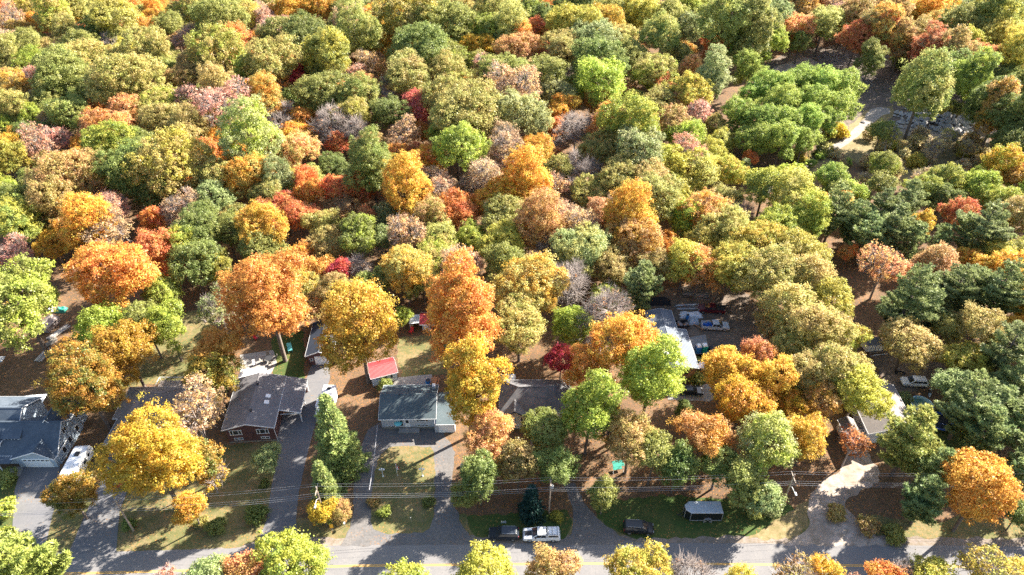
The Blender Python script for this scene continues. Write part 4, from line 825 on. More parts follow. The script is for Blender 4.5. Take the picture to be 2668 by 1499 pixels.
MB().slab([(-1.0, -.6, 1.85), (1.0, -.6, 1.85), (1.0, .6, 1.95), (-1.0, .6, 1.95)], .05).build('canopy', 'tarp_green', t); MB().box(-.8, .8, -.3, .3, .5, .56).build('seat', 'tarp_green', t)

# ------------------------------------------------------------------ trees: meshes shared by many
def mesh_np(name, v, quads, m, attrs=None, tris=None):
    me = bpy.data.meshes.new(name); nq = len(quads); nt_ = 0 if tris is None else len(tris)
    me.vertices.add(len(v)); me.vertices.foreach_set('co', np.asarray(v, np.float32).ravel())
    me.loops.add(nq * 4); me.loops.foreach_set('vertex_index', np.asarray(quads, np.int32).ravel())
    me.polygons.add(nq); me.polygons.foreach_set('loop_start', np.arange(nq, dtype=np.int32) * 4); me.polygons.foreach_set('loop_total', np.full(nq, 4, np.int32))
    for k, a in (attrs or {}).items():
        at = me.attributes.new(k, 'FLOAT', 'FACE'); at.data.foreach_set('value', np.asarray(a, np.float32))
    me.materials.append(MAT[m]); me.update(calc_edges=True); return me
def unit(a): return a / np.maximum(np.linalg.norm(a, axis=-1, keepdims=True), 1e-6)
def leaf_quads(c, n, size, g, asp=0.72, along=None):
    k = len(c); t = g.normal(size=(k, 3)) if along is None else along
    t = unit(t - n * (t * n).sum(1, keepdims=True)); b = np.cross(n, t); s = size[:, None]
    v = np.stack([c - t * s, c + b * s * asp - t * s * .1, c + t * s, c - b * s * asp - t * s * .1], 1)
    return v.reshape(-1, 3), np.arange(4 * k).reshape(-1, 4)
def tubes_np(segs, n=5):
    """segs: list of (points, radii)"""
    V, Q = [], []; base = 0
    for pts, rad in segs:
        pts = np.asarray(pts, float); m = len(pts)
        d = unit(np.gradient(pts, axis=0)); a = unit(np.cross(d, np.array([.31, .95, .11]))); b = np.cross(d, a)
        an = np.arange(n) * 2 * np.pi / n
        ring = pts[:, None, :] + (a[:, None, :] * np.cos(an)[None, :, None] + b[:, None, :] * np.sin(an)[None, :, None]) * np.asarray(rad)[:, None, None]
        V.append(ring.reshape(-1, 3)); i = np.arange(m - 1)[:, None] * n + np.arange(n)[None, :] + base; j = np.arange(m - 1)[:, None] * n + (np.arange(n)[None, :] + 1) % n + base
        Q.append(np.stack([i, j, j + n, i + n], -1).reshape(-1, 4)); base += m * n
    return np.concatenate(V), np.concatenate(Q)
def fib(n, g):
    i = np.arange(n) + .5; z = 1 - 2 * i / n; a = i * 2.39996 + g.uniform(0, 6)
    s = np.sqrt(1 - z * z); return np.stack([s * np.cos(a), s * np.sin(a), z], 1)
def broadleaf(seed, Rr, asp, leafy=1.0, twigs=0.0, leaf=.19, tuft_r=.62, per=50, lop=.17):
    """crown of lobes, each lobe of tufts, each tuft of leaves; returns trunk mesh, crown mesh, height of crown centre"""
    g = np.random.default_rng(seed); V_ = Rr * asp; H_ = 2 * V_ * .96 + 1.8 + .5 * Rr; hc = H_ - V_
    n = int(10 + Rr * 1.35) + (6 if asp > 1.3 else 0)
    d = unit(fib(int(n * 1.3), g) + g.normal(size=(int(n * 1.3), 3)) * .24); d = d[d[:, 2] > -.55]
    rr = Rr * np.clip(g.normal(.38, .085, len(d)), .22, .56) * (1 if asp < 1.3 else .92)
    ext = np.array([Rr, Rr, V_]); lump = 1 + .13 * np.sin(np.arctan2(d[:, 1], d[:, 0]) * 2 + g.uniform(0, 6)) + .08 * np.sin(np.arctan2(d[:, 1], d[:, 0]) * 3 + g.uniform(0, 6)); reach = np.clip(lump * (.95 + g.normal(size=len(d)) * lop), .55, 1.28)
    c = d * np.maximum(ext * reach[:, None] - rr[:, None], .25 * Rr)
    c = np.concatenate([c, d[: len(d) // 3] * ext * .3]); rr = np.concatenate([rr, np.full(len(d) // 3, Rr * .36)])
    tp, tn = [], []
    for k in range(len(c)):
        m = int(4 * math.pi * rr[k] ** 2 / (tuft_r ** 2 * 1.75)) + 3
        q = unit(fib(m, g) + g.normal(size=(m, 3)) * .35); p = c[k] + q * rr[k] * np.clip(g.normal(.97, .12, m), .6, 1.3)[:, None] * np.array([1, 1, .92])
        dist = np.linalg.norm(p[:, None, :] - c[None, :, :], axis=2) / rr[None, :]; dist[:, k] = 9
        keep = (dist.min(1) > .78) & (q[:, 2] > -.75) & (g.uniform(size=m) > .08)
        far = g.uniform(size=m) < .07; p = np.where(far[:, None], p * g.uniform(1.04, 1.2, m)[:, None], p)
        tp.append(p[keep]); tn.append(q[keep])
    tp = np.concatenate(tp); tn = np.concatenate(tn)
    nt_ = len(tp); lv = g.uniform(size=nt_) < leafy if leafy < 1 else np.ones(nt_, bool)
    segs = []; lean = g.normal(size=2) * .35
    top = np.array([lean[0], lean[1], hc + V_ * .25]); br = .035 * Rr + .05 * H_ / 10
    mid = np.array([lean[0] * .3, lean[1] * .3, hc * .5])
    segs.append(([(0, 0, -.3), (0, 0, .4), mid, (lean[0] * .7, lean[1] * .7, hc * .85), top], [br * 1.45, br * 1.15, br, br * .7, br * .25]))
    for k in range(len(d)):
        e = c[k] + np.array([0, 0, hc]); s = .45 + .4 * (c[k][2] / V_ + .6) / 1.6 if V_ else .6; s = min(max(s, .35), .95)
        st = np.array([lean[0] * s, lean[1] * s, hc * (.55 + .45 * s) * .95]); st[2] = min(st[2], e[2] + .3 * Rr)
        mm = (st + e) / 2 + np.array([0, 0, -.06 * Rr]) + g.normal(size=3) * .08 * Rr
        segs.append(([st, mm, e], [br * .45, br * .3, br * .12]))
    tv, tq = tubes_np(segs, 6); trunk = mesh_np('trunk', tv, tq, 'pale_bark' if twigs else 'bark')
    Lp, Ln, Ls, La, Lt = [], [], [], [], []; cv = []; cq = []; fr = []; ft = []
    if lv.any():
        P0 = tp[lv]; N0 = tn[lv]; m = len(P0); sz = np.clip(g.lognormal(0, .32, m), .45, 1.9) * tuft_r
        q = unit(g.normal(size=(m, per, 3)) + N0[:, None, :] * .75 + np.array([0, 0, .45]))
        p = P0[:, None, :] + q * (sz[:, None] * np.clip(g.normal(.85, .28, (m, per)), .1, 1.6))[:, :, None] * np.array([1, 1, .8])
        nn = unit(q + g.normal(size=q.shape) * .55 + np.array([0, 0, .25]))
        v, f = leaf_quads(p.reshape(-1, 3), nn.reshape(-1, 3), g.uniform(.7, 1.35, m * per) * leaf, g)
        cv.append(v); cq.append(f); fr.append(g.uniform(size=m * per)); ft.append(np.repeat(g.uniform(size=m), per))
    crown = None
    if cv:
        v = np.concatenate(cv) + np.array([0, 0, hc]); crown = mesh_np('crown', v, np.concatenate(cq), 'leaves', {'leaf_random': np.concatenate(fr), 'tuft_random': np.concatenate(ft)})
    tw = None
    if twigs:
        sel = g.uniform(size=nt_) < twigs; P0 = tp[sel] + np.array([0, 0, hc]); N0 = tn[sel]; S = []
        near = np.argmin(np.linalg.norm(tp[sel][:, None, :] - c[None, :len(d), :], axis=2), 1)
        for k in range(len(P0)):
            st = c[near[k]] + np.array([0, 0, hc]); e = P0[k]; mm = (st + e) / 2 + g.normal(size=3) * .15 * Rr * .3
            S.append(([st, mm, e], [.055, .04, .025]))
            for j in range(5):
                dd = unit(N0[k] * .8 + g.normal(size=3) * .6 + np.array([0, 0, .5])); st2 = mm + (e - mm) * g.uniform(0, 1)
                S.append(([st2, st2 + dd * g.uniform(.6, 1.5)], [.024, .01]))
        v, f = tubes_np(S, 3); tw = mesh_np('twigs', v, f, 'pale_bark')
    return dict(trunk=trunk, crown=crown, twigs=tw, hc=hc, R=Rr, H=H_)
def conifer(seed, Rr, H_, kind):
    g = np.random.default_rng(seed); segs = [([(0, 0, -.3), (0, 0, H_ * .5), (g.normal() * .15, g.normal() * .15, H_ * .97)], [.032 * H_ * .7, .02 * H_ * .7, .03])]
    P0, D0 = [], []; z = H_ * (.22 if kind == 'pine' else .05)
    while z < H_ * .985:
        u = z / H_
        if kind == 'pine': r = Rr * (min(1, (1 - u) * 1.9 + .14)) * (.6 + .4 * min(1, u / .45)); nb = 5; step = g.uniform(1.0, 1.6); rise = .16
        else: r = Rr * ((1 - u) ** .7 + .02) * g.uniform(.82, 1.1); nb = 6 + int(5 * (1 - u)); step = g.uniform(.42, .75); rise = -.22
        a0 = g.uniform(0, 6.3)
        for k in range(nb):
            if kind == 'pine' and g.uniform() < .14: continue
            a = a0 + k * 6.283 / nb + g.normal() * .2; L = r * g.uniform(.5, 1.22) if kind == 'pine' else r * g.uniform(.6, 1.15)
            dr = np.array([math.cos(a), math.sin(a), 0]); m = max(3, int(L / (.46 if kind == 'pine' else .38)))
            ts = np.linspace(.25 if kind == 'pine' else .3, 1, m)
            zz = rise * L * ts + (.25 * L * ts ** 3 if kind == 'pine' else .18 * L * ts ** 3)
            pts = np.array([0, 0, z]) + dr * (ts * L)[:, None] + np.array([0, 0, 1]) * zz[:, None]
            if L > .8: segs.append(([np.array([0, 0, z]), pts[len(pts) // 2], pts[-1]], [.05 + .01 * L, .035, .015]))
            sd = np.array([-math.sin(a), math.cos(a), 0])
            for p, t in zip(pts, ts):
                wdt = (.30 * L * (1 - abs(t - .62) * 1.1) if kind == 'pine' else .34 * L * (1.05 - t)) ; q = max(1, int(wdt / .3))
                for j in range(-q, q + 1):
                    P0.append(p + sd * (j * .32 + g.normal() * .1) - dr * abs(j) * .1 + g.normal(size=3) * .08 + np.array([0, 0, -.05 * abs(j) if kind != 'pine' else .02])); D0.append(unit(dr * 1.0 + sd * j * .35 + np.array([0, 0, .55 if kind == 'pine' else -.1])))
        z += step
    P0 = np.array(P0); D0 = np.array(D0); m = len(P0); per = 15 if kind == 'pine' else 6
    q = unit(D0[:, None, :] + g.normal(size=(m, per, 3)) * (.75 if kind == 'pine' else .55)); ln = (.30 if kind == 'pine' else .26) * g.uniform(.75, 1.25, (m, per))
    c = P0[:, None, :] + q * ln[:, :, None]; nn = unit(np.cross(q, g.normal(size=q.shape)) + np.array([0, 0, .7]))
    v, f = leaf_quads(c.reshape(-1, 3), nn.reshape(-1, 3), ln.ravel(), g, asp=.26 if kind == 'pine' else .34, along=q.reshape(-1, 3))
    crown = mesh_np('crown', v, f, 'needles', {'leaf_random': g.uniform(size=m * per), 'tuft_random': np.repeat(g.uniform(size=m), per)})
    tv, tq = tubes_np(segs, 5); return dict(trunk=mesh_np('trunk', tv, tq, 'bark'), crown=crown, twigs=None, hc=H_ * .55, R=Rr, H=H_)

SIZES = {'S': 2.5, 'M': 4.4, 'L': 6.6}
LIB = {}
for si, (s, Rr) in enumerate(SIZES.items()):
    for shp, asp in (('dome', .95), ('round', 1.2), ('oval', 1.4), ('tall', 1.65)):
        nv = 3 if shp in ('dome', 'round') else 2
        LIB[shp, s] = [broadleaf(100 * si + 10 * k + int(asp * 7), Rr, asp, leaf=(.105, .125, .145)[si], tuft_r=(.46, .58, .68)[si]) for k in range(nv)]
    LIB['sparse', s] = [broadleaf(900 + 10 * si + k, Rr, 1.15, leafy=.5, twigs=.55, leaf=(.15, .17, .18)[si], tuft_r=(.5, .62, .7)[si], per=20) for k in range(2)]
    LIB['bare', s] = [broadleaf(950 + 10 * si + k, Rr, 1.15, leafy=.04, twigs=.95, leaf=.15, tuft_r=(.5, .62, .75)[si], per=14) for k in range(2)]
LIB['shrub', 'S'] = [broadleaf(700 + k, 1.3, .85, leaf=.11, tuft_r=.33, per=26) for k in range(3)]
for q in LIB['shrub', 'S']: pass
for k_, (rr_, hh_) in {'S': (2.4, 9.5), 'M': (3.8, 14.0), 'L': (5.4, 17.5)}.items(): LIB['pine', k_] = [conifer(300 + q + int(rr_ * 10), rr_, hh_, 'pine') for q in range(3 if k_ != 'S' else 2)]
LIB['spruce', 'M'] = [conifer(400 + q, 4.3, 19.5, 'spruce') for q in range(2)]
LIB['spruce', 'S'] = [conifer(420, 1.9, 7.6, 'spruce')]

# code: first colour, second colour, words, name, default shape
COL = {
 'G': ((0.15, 0.195, 0.05), (0.215, 0.24, 0.065), 'dark green', 'broadleaf_tree'), 'g': ((0.235, 0.27, 0.066), (0.32, 0.31, 0.082), 'mid green', 'broadleaf_tree'),
 'O': ((0.43, 0.38, 0.112), (0.32, 0.31, 0.08), 'olive green', 'oak_tree'), 'o': ((0.45, 0.31, 0.115), (0.36, 0.28, 0.085), 'brownish olive', 'oak_tree'),
 'y': ((0.5, 0.42, 0.07), (0.36, 0.34, 0.065), 'yellowish olive', 'oak_tree'), 'L': ((0.38, 0.42, 0.062), (0.28, 0.33, 0.055), 'lime green', 'broadleaf_tree'),
 'l': ((0.25, 0.33, 0.062), (0.34, 0.38, 0.07), 'fresh green', 'locust_tree'), 's': ((0.31, 0.345, 0.145), (0.25, 0.29, 0.1), 'sage green', 'broadleaf_tree'),
 'Y': ((0.62, 0.4, 0.04), (0.45, 0.34, 0.05), 'yellow', 'maple_tree'), 'A': ((0.62, 0.33, 0.05), (0.62, 0.42, 0.07), 'amber', 'maple_tree'),
 'R': ((0.62, 0.26, 0.06), (0.62, 0.34, 0.07), 'orange', 'maple_tree'), 'K': ((0.58, 0.19, 0.075), (0.6, 0.26, 0.09), 'red orange', 'maple_tree'),
 'k': ((0.62, 0.32, 0.14), (0.62, 0.36, 0.11), 'pale coral', 'maple_tree'), 'P': ((0.58, 0.3, 0.21), (0.54, 0.24, 0.13), 'thin pink', 'maple_tree'),
 'T': ((0.47, 0.31, 0.17), (0.54, 0.32, 0.13), 'thin tan', 'maple_tree'), 'C': ((0.360, 0.036, 0.042), (0.432, 0.072, 0.048), 'crimson', 'maple_tree'),
 'c': ((0.506, 0.138, 0.098), (0.460, 0.092, 0.069), 'salmon red', 'maple_tree'), 'B': ((0.360, 0.200, 0.100), (0.400, 0.200, 0.100), 'bare grey', 'bare_tree'),
 'N': ((0.19, 0.24, 0.095), (0.26, 0.29, 0.09), 'blue green', 'pine_tree'), 'n': ((0.36, 0.36, 0.085), (0.26, 0.29, 0.07), 'yellow green', 'pine_tree'),
 'D': ((0.018, 0.060, 0.050), (0.022, 0.065, 0.050), 'dark blue green', 'spruce_tree'), 'W': ((0.56, 0.44, 0.23), (0.44, 0.36, 0.13), 'straw coloured', 'shrub'),
 'X': ((0.413, 0.250, 0.037), (0.163, 0.188, 0.044), 'green and yellow', 'maple_tree'), 'Z': ((0.62, 0.33, 0.075), (0.6, 0.25, 0.06), 'golden orange', 'maple_tree'),
}
SHAPEWORD = {'dome': 'broad', 'round': 'rounded', 'tall': 'tall', 'oval': 'egg shaped', 'sparse': 'open crowned', 'bare': 'leafless', 'shrub': 'low', 'pine': 'layered', 'spruce': 'conical'}
trees = []; rt = random.Random(77)
def add_tree(x, y, wpx, code, shape=None, label=None, group=None, note=None):
    """x, y, wpx: crown centre and crown width in the photograph's pixels"""
    if shape is None:
        shape = {'P': 'sparse', 'T': 'sparse', 'B': 'bare', 'N': 'pine', 'n': 'pine', 'D': 'spruce', 'l': 'round', 'W': 'shrub'}.get(code) or rt.choice(['dome', 'dome', 'round'] if code in 'GgOoyLs' else ['round', 'round', 'dome'])
    p = P(x, y, 9.0); Rw = wpx / 2 / scale_at(p) * (1.12 if label is None and shape != 'shrub' else 1.04)
    if shape in ('pine', 'spruce'): keys = [k for k in LIB if k[0] == shape]
    elif shape == 'shrub': keys = [('shrub', 'S')]
    else: keys = [(shape, s) for s in 'SML']
    key = min(keys, key=lambda k: abs(math.log(LIB[k][0]['R'] / Rw))); t = rt.choice(LIB[key]); k = Rw / t['R']
    k = max(.6, min(1.55, k)) if shape != 'shrub' else max(.5, min(2.2, k))
    hc = t['hc'] * k if shape != 'shrub' else t['R'] * k * .6
    V_ = (t['H'] - hc / k) * k if shape not in ('shrub', 'pine', 'spruce') else 0; Rk = t['R'] * k
    low = max(0, math.sqrt(.405 * Rk ** 2 + .595 * V_ ** 2) - .92 * Rk) * scale_at(p) if label is None and V_ else 0
    trees.append(dict(p=P(x, y + low, hc), t=t, k=k, code=code, shape=shape, label=label, px=(x, y), R=t['R'] * k, note=note))
def add_many(txt):
    for line in txt.strip().split(';'):
        f = line.split()
        if f: add_tree(float(f[0]), float(f[1]), float(f[2]), f[3], f[4] if len(f) > 4 else None)

# the forest, read tree by tree: centre x, centre y, width, colour code, crown shape
add_many('''
10 18 45 R;60 22 55 O;30 52 60 T;95 52 45 A;60 78 60 O;140 35 80 O;205 28 75 O;120 70 36 R;171 80 60 O;222 72 30 K;300 45 110 O dome;255 95 75 G;312 97 60 g;
355 12 46 R;405 25 46 A;385 75 55 Z;437 66 72 g;470 35 62 O;500 88 60 T;392 116 42 K;480 110 55 P;512 128 42 A;570 55 100 g dome;530 18 80 O;602 95 46 g;626 100 66 R;630 148 44 R;
640 40 72 O;690 45 56 P;745 20 60 A;832 25 70 A;800 50 38 Y;562 10 52 B;700 8 62 O;882 20 52 G;890 62 60 O;20 100 60 T;62 122 80 O;20 140 70 O;130 130 60 o;220 127 80 g;210 104 40 P;
300 118 56 B;345 110 42 T;150 135 50 P;185 142 36 K;80 165 70 L;40 182 62 O;200 165 110 O dome;170 200 120 g dome;290 155 90 O;262 185 62 o;385 145 100 O dome;430 175 72 g;505 165 70 o;562 150 120 O dome;
90 205 56 P;115 226 42 k;40 225 70 O;65 245 46 B;486 205 95 o;580 193 70 P;570 235 92 O;335 220 125 O dome;240 236 100 G dome;420 237 60 o;645 205 72 g;740 88 95 G dome;802 95 100 G dome;
705 155 110 O round;690 118 50 R;772 145 56 g;850 150 110 g dome;840 186 80 g;870 100 60 g;775 195 56 C;790 226 52 C;715 210 66 R;872 205 60 B;20 270 90 O;42 302 70 O;110 250 60 T;150 255 90 g;100 272 50 o;
85 310 70 L;190 300 100 g dome;140 322 70 o;80 346 70 G;20 336 60 L;266 285 50 R;330 290 95 k;250 326 80 k;312 322 60 O;420 290 95 O;440 322 100 O dome;500 340 100 O;490 270 80 P;592 275 120 P;
622 310 62 K;560 320 70 Y;576 370 70 A;540 395 70 R;602 410 70 R;690 255 100 A;642 256 50 B;746 230 56 T;766 256 50 g;730 310 72 B;840 250 110 g dome;655 362 130 s round;790 310 60 R;780 346 70 R;862 310 92 B;
760 392 100 k;882 370 62 K;160 365 62 P;100 382 80 P;40 370 60 A;30 410 80 y;95 426 60 k;220 375 60 A;130 420 52 o;185 468 130 o dome;290 390 120 L dome;380 400 110 g dome;340 450 125 G dome;450 440 140 O dome;
280 480 70 L;552 460 92 O;90 482 80 g;20 490 44 L;270 505 60 P;640 460 110 A;590 497 60 A;722 470 80 s;800 482 70 R;702 505 70 O;872 432 60 G;882 492 70 K;
920 15 62 G;1010 10 56 A;970 50 66 A;915 52 70 T;1050 55 120 O dome;1150 50 120 g dome;1200 15 60 O;1280 28 90 O;1282 50 32 A;1330 70 90 O;1270 86 90 g;930 92 100 g;1015 125 52 A;1090 130 120 G dome;
1180 105 80 g;1182 150 80 g;1240 130 76 Y;1300 120 60 G;1340 5 62 R;1412 5 52 R;1370 32 70 G;1422 42 60 G;1400 78 60 K;1502 15 90 G;1362 108 70 R;1345 142 90 k;1432 145 66 K;1440 90 60 R;1490 72 112 y dome;
1562 66 92 y dome;1592 40 80 O;1682 40 92 y;1752 40 80 O;1792 75 46 s;1470 122 90 O;1542 115 100 s dome;1612 110 80 O;1562 166 110 G dome;1650 150 80 O;1735 116 46 R;1720 100 90 g;1772 140 60 O;1700 192 100 O dome;
1712 222 60 K;1792 190 60 k;1420 196 90 g;1470 202 50 B;1570 216 120 L dome;1500 226 70 g;1460 252 90 s;1562 256 72 A;1640 312 120 L round;1720 270 90 O;1752 312 80 o;1782 262 70 k;1576 332 80 A;1500 332 92 B;
1440 332 52 R;1350 312 120 s dome;1320 190 100 g;1230 230 60 A;1330 246 110 T;1065 205 110 O dome;1150 182 90 O;1182 222 80 O;1020 190 60 k;960 170 60 T;930 165 32 K;920 202 60 P;930 250 90 g;920 292 80 O;
990 250 70 B;1085 272 76 c;1126 240 52 c;1160 270 110 O;1222 312 150 O dome;1300 352 60 A;1025 300 90 G;1170 342 100 L;1192 392 112 L round;1100 346 56 R;1050 352 70 T;920 342 70 B;970 410 98 g tall;1035 400 62 R;
1090 402 60 K;1040 462 90 R;920 482 60 K;1320 390 100 T;1400 390 80 A;1432 402 60 k;1370 462 112 A;1260 462 90 T;1450 440 70 O;1520 440 80 B;1570 392 100 O;1670 402 120 s dome;1620 462 110 O dome;1740 422 92 L;
1700 482 110 o dome;1450 485 60 T;1300 440 70 P;1852 195 72 s tall;1800 80 60 s;1900 50 120 g;1862 112 60 K;1960 62 92 G tall;1988 40 90 s;1820 292 72 P;1862 332 60 O;1802 240 90 y;1880 372 60 O;1850 402 70 L;
1900 442 70 y;1905 430 36 R;1955 410 38 R;1938 446 40 N;1960 392 40 s;1830 442 90 O;1782 360 80 L;
1920 142 60 l;1950 182 66 l;2020 232 86 l;2078 212 86 l;2138 224 84 l;2188 224 78 l;2180 272 78 l;2100 268 80 l;2022 280 78 l;1960 246 74 l;1930 292 76 l;1985 312 80 l;2050 312 80 l;1972 356 74 l;2034 362 74 l;2104 322 72 l;2150 322 64 l;
2092 366 60 l;2072 70 70 k;2145 62 86 O;2012 100 60 L;2085 104 52 g;2232 40 90 o;2310 30 92 o;2352 44 70 y;2420 30 80 A;2482 60 90 g;2542 50 90 g;2230 100 80 K;2292 96 80 K;2380 92 80 o;2442 122 80 o;2522 112 80 y;
2602 40 100 g;2642 22 62 s;2562 152 80 K;2592 112 90 y;2652 92 70 L;2642 172 80 g;2600 205 70 G;2270 140 56 g tall;2388 128 52 s;2402 232 120 g round;2442 262 60 y;2340 165 52 G shrub;2500 205 52 G shrub;2492 282 42 g;
2432 160 46 G shrub;2545 235 32 Y;2620 302 110 G;2652 222 80 g;2562 282 70 G;2296 342 56 g;2146 388 44 s shrub;2186 338 50 Y shrub;2160 352 40 y shrub;2300 430 70 g;2165 462 80 l dome;2052 472 80 L;2612 420 80 Y;2642 462 60 A;2462 470 80 L;
1990 492 100 L;2060 505 100 L;2102 562 90 L;2030 582 110 L dome;2172 560 84 N;2232 582 92 N;2292 552 92 N;2362 532 82 N;2262 622 80 N;2332 602 82 N;2390 582 62 Y;2452 522 72 G;2492 552 70 K;2562 602 110 N;2642 562 90 o;
2602 522 80 L;2542 482 80 L;2652 662 72 g;2380 632 62 N;2446 632 54 N;2440 682 100 o;2300 690 96 k sparse;2208 652 44 R;2522 672 62 A;2564 662 52 y;2370 782 132 N;2490 762 110 N;2602 762 122 N;2180 490 60 g;2230 500 60 L;2300 480 60 g;2400 490 70 L;
1882 602 110 O dome;1832 562 112 o dome;1962 642 120 y dome;2082 652 100 y;1902 692 120 y;2002 722 132 O dome;2102 722 112 O;2162 782 112 y;2052 802 122 O dome;2122 862 130 O dome;2202 882 90 y;2062 902 100 O;2182 962 112 O;2232 1012 112 y;
2132 1042 100 o;2100 982 100 O;2010 850 70 o;1892 962 112 A;1962 932 90 k;2022 982 100 A;1932 1042 112 A;2052 1052 90 A;2100 1132 100 A;2220 1152 76 R sparse;2002 1162 142 s dome;1832 1122 120 A;2372 882 112 o;2542 852 100 o;2642 852 70 Y;
2622 922 110 N;2492 1002 82 s;2522 1062 130 N;2602 1062 92 N;2642 1002 92 N;2562 1132 100 N;2652 1112 82 N;2372 1152 124 n;2440 1232 92 N;2412 1302 100 N;2550 1272 148 A;2640 1252 72 N;2652 1342 62 G;2470 850 70 G;2420 830 60 N;
40 562 110 g;30 512 80 g;150 522 100 o;92 582 80 G;35 662 86 P;52 790 190 g dome;232 572 120 A;200 590 80 A;272 602 100 T;292 542 90 P;290 722 165 R dome;402 572 62 K;422 640 100 K;446 702 70 K;472 542 92 T;402 492 100 G;552 512 100 s;
522 602 110 G;502 682 110 G;482 652 80 L;592 602 90 g;612 560 62 O;572 692 80 g;692 592 110 A;742 540 62 K;802 502 62 R;782 562 72 K;842 582 82 O;752 472 70 g;682 642 100 g;782 662 62 R;570 795 92 s sparse;422 762 90 G;
440 850 100 L;270 850 112 L;332 902 122 X;390 852 90 g;560 922 112 Z;
1060 492 112 A;940 492 72 K;1010 562 66 s;960 562 52 K;930 602 90 G;1000 622 62 s;1200 552 92 R;1230 492 60 T;1360 502 92 A;1300 502 92 A;1410 582 112 k;1470 562 90 T;1512 592 90 T;1542 502 80 O;1512 492 62 B;1640 562 112 A;
1722 522 112 O;1782 562 80 L;1130 622 90 O;1060 612 92 T;1230 622 80 L;1310 642 112 y dome;1310 692 102 g dome;1200 682 100 T;1420 652 62 B;1512 652 124 s dome;1642 622 120 o dome;1742 642 72 A;1782 682 112 y;1482 722 110 B;1592 702 92 o;
1670 752 82 N;1572 802 132 B;1382 752 142 O dome;1352 852 132 O;1490 852 92 L;1640 892 152 A;1460 942 72 C;1532 962 100 R;870 762 92 o;880 707 62 C;822 792 72 o;930 690 62 B;960 742 72 g;1010 722 72 g;1060 702 120 O;1102 732 82 g;
1130 560 80 o;860 640 80 O;2470 175 70 G tall;2530 195 80 G tall;2580 240 80 G tall;2600 270 80 o tall;2350 100 60 o tall;2420 110 70 K tall;2480 130 70 o tall;2640 130 80 y tall;2300 60 80 A tall;2200 60 70 R;2260 70 70 o tall;2655 300 80 G tall;2640 370 90 G;830 700 70 Z;1700 690 80 o;1560 560 80 k;1820 700 90 A;1830 640 90 y;
''')
